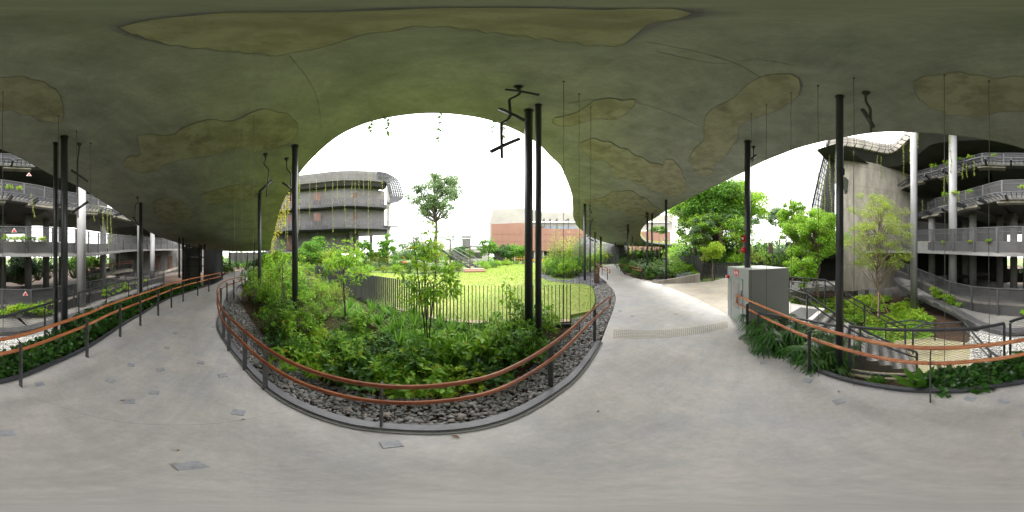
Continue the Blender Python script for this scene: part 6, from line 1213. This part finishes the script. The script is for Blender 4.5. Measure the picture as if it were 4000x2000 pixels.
for i, (px, d, v, s) in enumerate([(2650, 24, 0, 1.5), (2690, 22, 1, 1.6), (2720, 20, 0, 1.4), (2760, 17, 1, 1.3), (2800, 16, 4, 1.2), (2850, 16, 1, 1.3), (2885, 15, 0, 1.2), (2935, 17, 2, 1.3), (2975, 19, 0, 1.4), (3010, 22, 1, 1.7), (3050, 20, 4, 1.5), (2820, 19, 4, 2.0), (2870, 19, 4, 2.0), (2740, 19, 4, 1.9), (2960, 22, 4, 2.2), (3020, 26, 4, 2.0), (3090, 17, 1, 1.3), (3120, 18, 4, 1.5), (2700, 26, 1, 2.2), (2650, 32, 0, 2.4), (2610, 42, 1, 2.3)]): place('far_shrub', v, PD(px, d, -.2), 'dense shrub in the thicket at the foot of the big trees', 'shrub', 'thicket under the big trees', s)
# lower court ferns
lc = 'ferns and shrubs of the lower court'
for i in range(125):
    px = rng.uniform(3100, 3610); d = rng.uniform(6.2, 13); v = int(rng.integers(0, 3))
    if px > 3470 and d > 9.5: d -= 2
    if i % 3 == 0: place('low_shrub', [1, 0, 1][v], PD(px, d, -1.9), 'bright low shrub on the slope of the lower court', 'shrub', lc, rng.uniform(1.2, 2.0))
    else: place('fern', v, PD(px, d, -1.9), 'bright fern on the slope of the lower court', 'fern', lc, rng.uniform(1.3, 2.1))
# planting on the balconies and greenery seen through the open storeys
for i, (px, d, z, s, v) in enumerate([(4030, 8.3, 2.5, .9, 0), (4060, 8.4, 2.5, .8, 1), (4090, 8.5, 2.5, .9, 0), (4120, 8.6, 2.5, .9, 2), (4165, 8.8, 2.5, .9, 1), (3790, 10, 2.5, .7, 1), (3860, 9.4, 2.5, .7, 0), (3690, 10.9, 2.5, .8, 1), (3700, 11, 5.9, 1.0, 0), (3730, 10.6, 5.9, .9, 1), (3790, 10.2, 5.9, .7, 0), (3990, 9.2, 5.8, .6, 1), (4040, 9.4, 5.8, .8, 0), (4075, 9.5, 5.8, .7, 1), (3650, 12.2, 9.1, .9, 0), (3700, 11.7, 9.1, 1.0, 1), (3740, 11.2, 9.1, .9, 0), (3790, 10.8, 9.1, .8, 1), (3880, 10.6, 9.1, .7, 0), (3660, 9.9, -.7, .9, 1), (3700, 9.3, -.8, 1.1, 0), (3722, 9.1, -.9, .9, 1), (3610, 11.2, -.3, .8, 0), (4060, 7.4, -.8, .8, 1), (4090, 7.4, -.8, .9, 0), (4130, 7.5, -.8, .8, 1), (4160, 7.7, -.8, .9, 0), (4200, 8.2, -.8, .9, 1), (4420, 12, -.8, 1.2, 0), (4450, 12.8, -.8, 1.2, 1), (4480, 13.4, -.8, 1.2, 0)]):
    place('low_shrub', v, PD(px, d, z - .05), 'trailing plant in a balcony trough of the curved building', 'plant', 'plants on the balconies of the curved building', s)
for i, (px, d, z, v, s) in enumerate([(4080, 17, -1.3, 4, 1.5), (4110, 17.5, -1.3, 4, 1.7), (4060, 18, -1.3, 4, 1.5), (4150, 20, -1.3, 4, 1.6), (4185, 21, -1.3, 1, 1.6), (4290, 22, -1.3, 1, 1.8), (4340, 24, -1.3, 0, 2.0), (4375, 23, -1.3, 0, 1.9), (4300, 26, -1.3, 1, 2.0), (4120, 17, 1.8, 4, 1.0), (4170, 17, 1.8, 4, .9), (4350, 15.5, -1.3, 4, .7), (4390, 15.5, -1.3, 1, .7), (4880, 30, -1, 4, 1.2), (4905, 32, -1, 1, .8), (4930, 33, -1, 4, 1.0), (4960, 31, -1, 0, .8), (4985, 30, -1, 4, 1.2), (5010, 30, -1, 4, 1.2), (5045, 28, -1, 4, 1.8), (4865, 22, -1, 1, 1.0), (4890, 17, -.4, 1, .6), (5030, 20, -.4, 4, 1.2)]):
    place('far_shrub', v, PD(px, d, z), 'leafy shrub seen behind the open storeys or past the booth', 'shrub', 'greenery behind the open building', s)
for i in range(46):
    px = rng.choice([rng.uniform(3990, 4215), rng.uniform(4390, 4570), rng.uniform(3640, 3740)]); pts_ = DECKR[:, :2]; bb = np.array([math.atan2(q[0], q[1]) for q in pts_]); k = int(np.argmin(np.abs(np.angle(np.exp(1j * (bb - az(px))))))); q = DECKR[k] * (1, 1, 0) * .985 + (0, 0, DECKR[k][2] + rng.uniform(.05, .5))
    place('low_shrub', [1, 0, 4][i % 3], q, 'climbing plant on the lowest parapet of the curved building', 'plant', 'climbing plants on the lowest parapet', rng.uniform(.5, .95))
# ------------------------------------------------------------------ hanging vines
def vine(p, L_, label, group, lm='lf_vine', dens=26, leaf=.05, r=.004, sway=.04):
    t = empty('hanging_vine', p, label, 'vine', group); n = max(4, int(L_ * 3)); s = np.linspace(0, 1, n); sw = np.cumsum(rng.normal(0, sway * .3, (n, 2)), 0) * s[:, None]
    P = np.c_[p[0] + sw[:, 0], p[1] + sw[:, 1], p[2] - s * L_]; m = MB(); m.tube(P, r, 4, False); o = m.build('stem', M['stem'], t)
    k = max(5, int(L_ * dens)); u = rng.uniform(0, 1, k) ** .9; C = np.stack([np.interp(u, s, P[:, j]) for j in range(3)], 1); V, T = leaf_arrays(C, rdir(k, -.8, .3), leaf * rng.uniform(.6, 1.3, k), leaf * .7, .3); link('leaves', npmesh('leaves', V, T, M[lm]), None, t)
vg = 'vines hanging from the canopy edge over the opening'
for px, L_, dn, lab in [(1440, .55, 30, 'short vine hanging over the opening, first from the thick lone column'), (1508, .75, 34, 'leafy vine hanging over the opening beside the shortest one'), (1716, 1.1, 22, 'long thin vine hanging at the middle of the opening'), (1928, .5, 22, 'thin vine beside the large three lamp spotlight'), (1963, .7, 26, 'vine hanging right behind the large three lamp spotlight'), (2160, .9, 14, 'sparse vine near the paired columns, inside the opening'), (2196, 1.1, 16, 'sparse vine at the lawn side edge of the canopy'), (1232, .4, 24, 'tiny vine high at the canopy edge'), (1165, 1.3, 26, 'vine beside the lone thick column at the canopy edge')]:
    b = np.array([math.atan2(p[0], p[1]) for p in EF]); k = int(np.argmin(np.abs(b - az(px)))); vine(EF[k] + (0, 0, .05), L_, lab, vg, 'lf_mid', dens=dn * 1.5, leaf=.075)
for i, k in enumerate(range(8, 34, 2)): vine(EF[k] + (0, 0, .12), 1.0 + .8 * rng.random() + (1.0 if k < 20 else 0), 'yellow green vine trailing down the far edge of the canopy', 'vines trailing from the far canopy edge', 'lf_yellow', dens=50, leaf=.09)
for i, k in enumerate(range(114, 138, 3)): vine(EF[k] + (0, 0, .12), .3 + .5 * rng.random(), 'small vine on the canopy edge above the lawn corner', 'small vines on the canopy edge above the lawn corner', dens=40, leaf=.06)
lv = 'yellow vines hanging down the front of the far curved building'
for px, y0, y1 in [(1115, 765, 935), (1122, 790, 960), (1170, 690, 910), (1210, 700, 850), (1300, 700, 905), (1318, 705, 800), (1345, 700, 890), (1375, 700, 770), (1387, 700, 910), (1420, 690, 760), (1440, 680, 915), (1448, 690, 750), (1492, 690, 765), (1509, 790, 880), (1270, 700, 760), (1236, 700, 790), (1168, 700, 830), (1402, 700, 740)]:
    vine(PE(px, y0, 26.3), ZE(y0, 26.3) - ZE(y1, 26.3), 'thin yellow vine hanging down the front of the far curved building', lv, 'lf_yellow', dens=9, leaf=.13, r=.02, sway=.12)
rv = 'vines hanging on the large curved building'
for px, y0, y1, d in [(3240, 590, 830, 12.9), (3212, 690, 850, 13.5), (3220, 640, 830, 13.3), (3262, 590, 820, 12.7), (3198, 700, 840, 14), (3335, 590, 608, 12.5), (3442, 610, 700, 13.2), (3428, 605, 640, 13.2), (3530, 560, 700, 12.4), (3555, 540, 640, 11.2), (3585, 520, 580, 10.6), (3710, 515, 680, 9.9), (3762, 640, 700, 10.4), (3775, 640, 690, 10.4), (3805, 630, 690, 10), (3688, 690, 800, 10.9), (3700, 680, 720, 10.9), (3745, 745, 790, 10.2), (3603, 780, 830, 12.8), (4420, 820, 970, 11), (4432, 815, 950, 11), (4402, 820, 900, 10.8), (4366, 800, 860, 10.6), (4124, 755, 850, 9), (4385, 790, 830, 10.6)]:
    vine(PE(px, y0, d), ZE(y0, d) - ZE(y1, d), 'leafy vine hanging down the large curved building', rv, dens=38, leaf=.085, r=.008, sway=.1)
# grass fringe growing on top of the canopy edge
rows = []
for E_, s_, k0, k1, hh in ((EF, -1, 0, len(EF), .12), (EB, 1, 108, len(EB), .45), (EB, 1, 0, 108, .12)):
    P = resample(E_[k0:k1], .04)
    for rep in range(3):
        o = offset(P, s_ * rng.uniform(.02, .5)) + rng.normal(0, .03, P.shape) * (1, 1, 0); o[:, 2] = P[:, 2] + .29; rows.append(np.c_[o, np.full(len(o), hh)])
R2 = np.vstack(rows); far_ = np.hypot(R2[:, 0], R2[:, 1]); R2 = R2[rng.random(len(R2)) < .5]; far_ = np.hypot(R2[:, 0], R2[:, 1]); hh = R2[:, 3] * rng.uniform(.4, 1.2, len(R2)); V, T = leaf_arrays(R2[:, :3], rdir(len(R2), .2, 1), hh, .02 + .0025 * far_, .1)
tag(link('roof_grass', npmesh('roof_grass', V, T, M['lf_olive'])), 'grass and low plants growing along the edge of the canopy roof', 'grass', kind='stuff')
# distant tree line
q = []
for px in np.linspace(1560, 1920, 200): q.append(PD(px, rng.uniform(70, 90), rng.uniform(-.5, 5.5)))
for px in np.linspace(2480, 3120, 500): q.append(PD(px, rng.uniform(40, 60), rng.uniform(-.5, 5.0 if px > 2600 else 2.5)))
for px in np.linspace(4860, 5100, 30): q.append(PD(px, rng.uniform(45, 60), rng.uniform(-.5, 3)))
q = np.array(q); C = np.repeat(q, 60, 0) + rng.normal(0, 1.2, (len(q) * 60, 3)) * (1, 1, .7); V, T = leaf_arrays(C, rdir(len(C)), .7 * rng.uniform(.5, 1.2, len(C)), .4, .2)
tag(link('distant_treeline', npmesh('distant_treeline', V, T, M['lf_mid'])), 'distant line of trees behind the garden', 'trees', kind='stuff')
# yellow orange leaves of the sapling, red flowers
for px, py, d, nm, m_, lab in [(1752, 1150, 2.6, 'orange_leaf', 'lf_yellow', 0)]: pass
t = empty('red_flower', PD(1582, 17, .9), 'small red flowering plant in the shrubs behind the lawn', 'flower'); C = rng.normal(0, .12, (40, 3)) + (0, 0, 0); V, T = leaf_arrays(C + np.array(PD(1582, 17, 1.0)), rdir(40), .14, .1, .2); tag(link('petals', npmesh('petals', V, T, M['lf_red']), None, t), kind='stuff'); m = MB(); m.tube([PD(1582, 17, 0), PD(1582, 17, 1)], .02, 5); m.build('stem', M['stem'], t)

# ------------------------------------------------------------------ single out look-alikes by their order
ONES = 'first second third fourth fifth sixth seventh eighth ninth tenth eleventh twelfth thirteenth fourteenth fifteenth sixteenth seventeenth eighteenth nineteenth'.split()
def ordinal(n):
    if n <= 19: return ONES[n - 1]
    if n >= 100: return 'hundred-' + ordinal(n - 100) if n > 100 else 'hundredth'
    t_ = {8: 'eight', 9: 'ninet', 2: 'twent', 3: 'thirt', 4: 'fort', 5: 'fift', 6: 'sixt', 7: 'sevent'}[n // 10]
    return t_ + 'ieth' if n % 10 == 0 else t_ + 'y-' + ONES[n % 10 - 1]
by = {}
for o in SC.objects:
    if o.parent is None and o.get('label') and o.get('kind') is None: by.setdefault(o['label'], []).append(o)
for lab, os_ in by.items():
    if 1 < len(os_) <= 130:
        os_.sort(key=lambda o: math.atan2(o.location.x, o.location.y))
        if len(lab.split()) > 12: continue
        for i, o in enumerate(os_): o['label'] = lab + ', ' + ordinal(i + 1) + ' from the left'
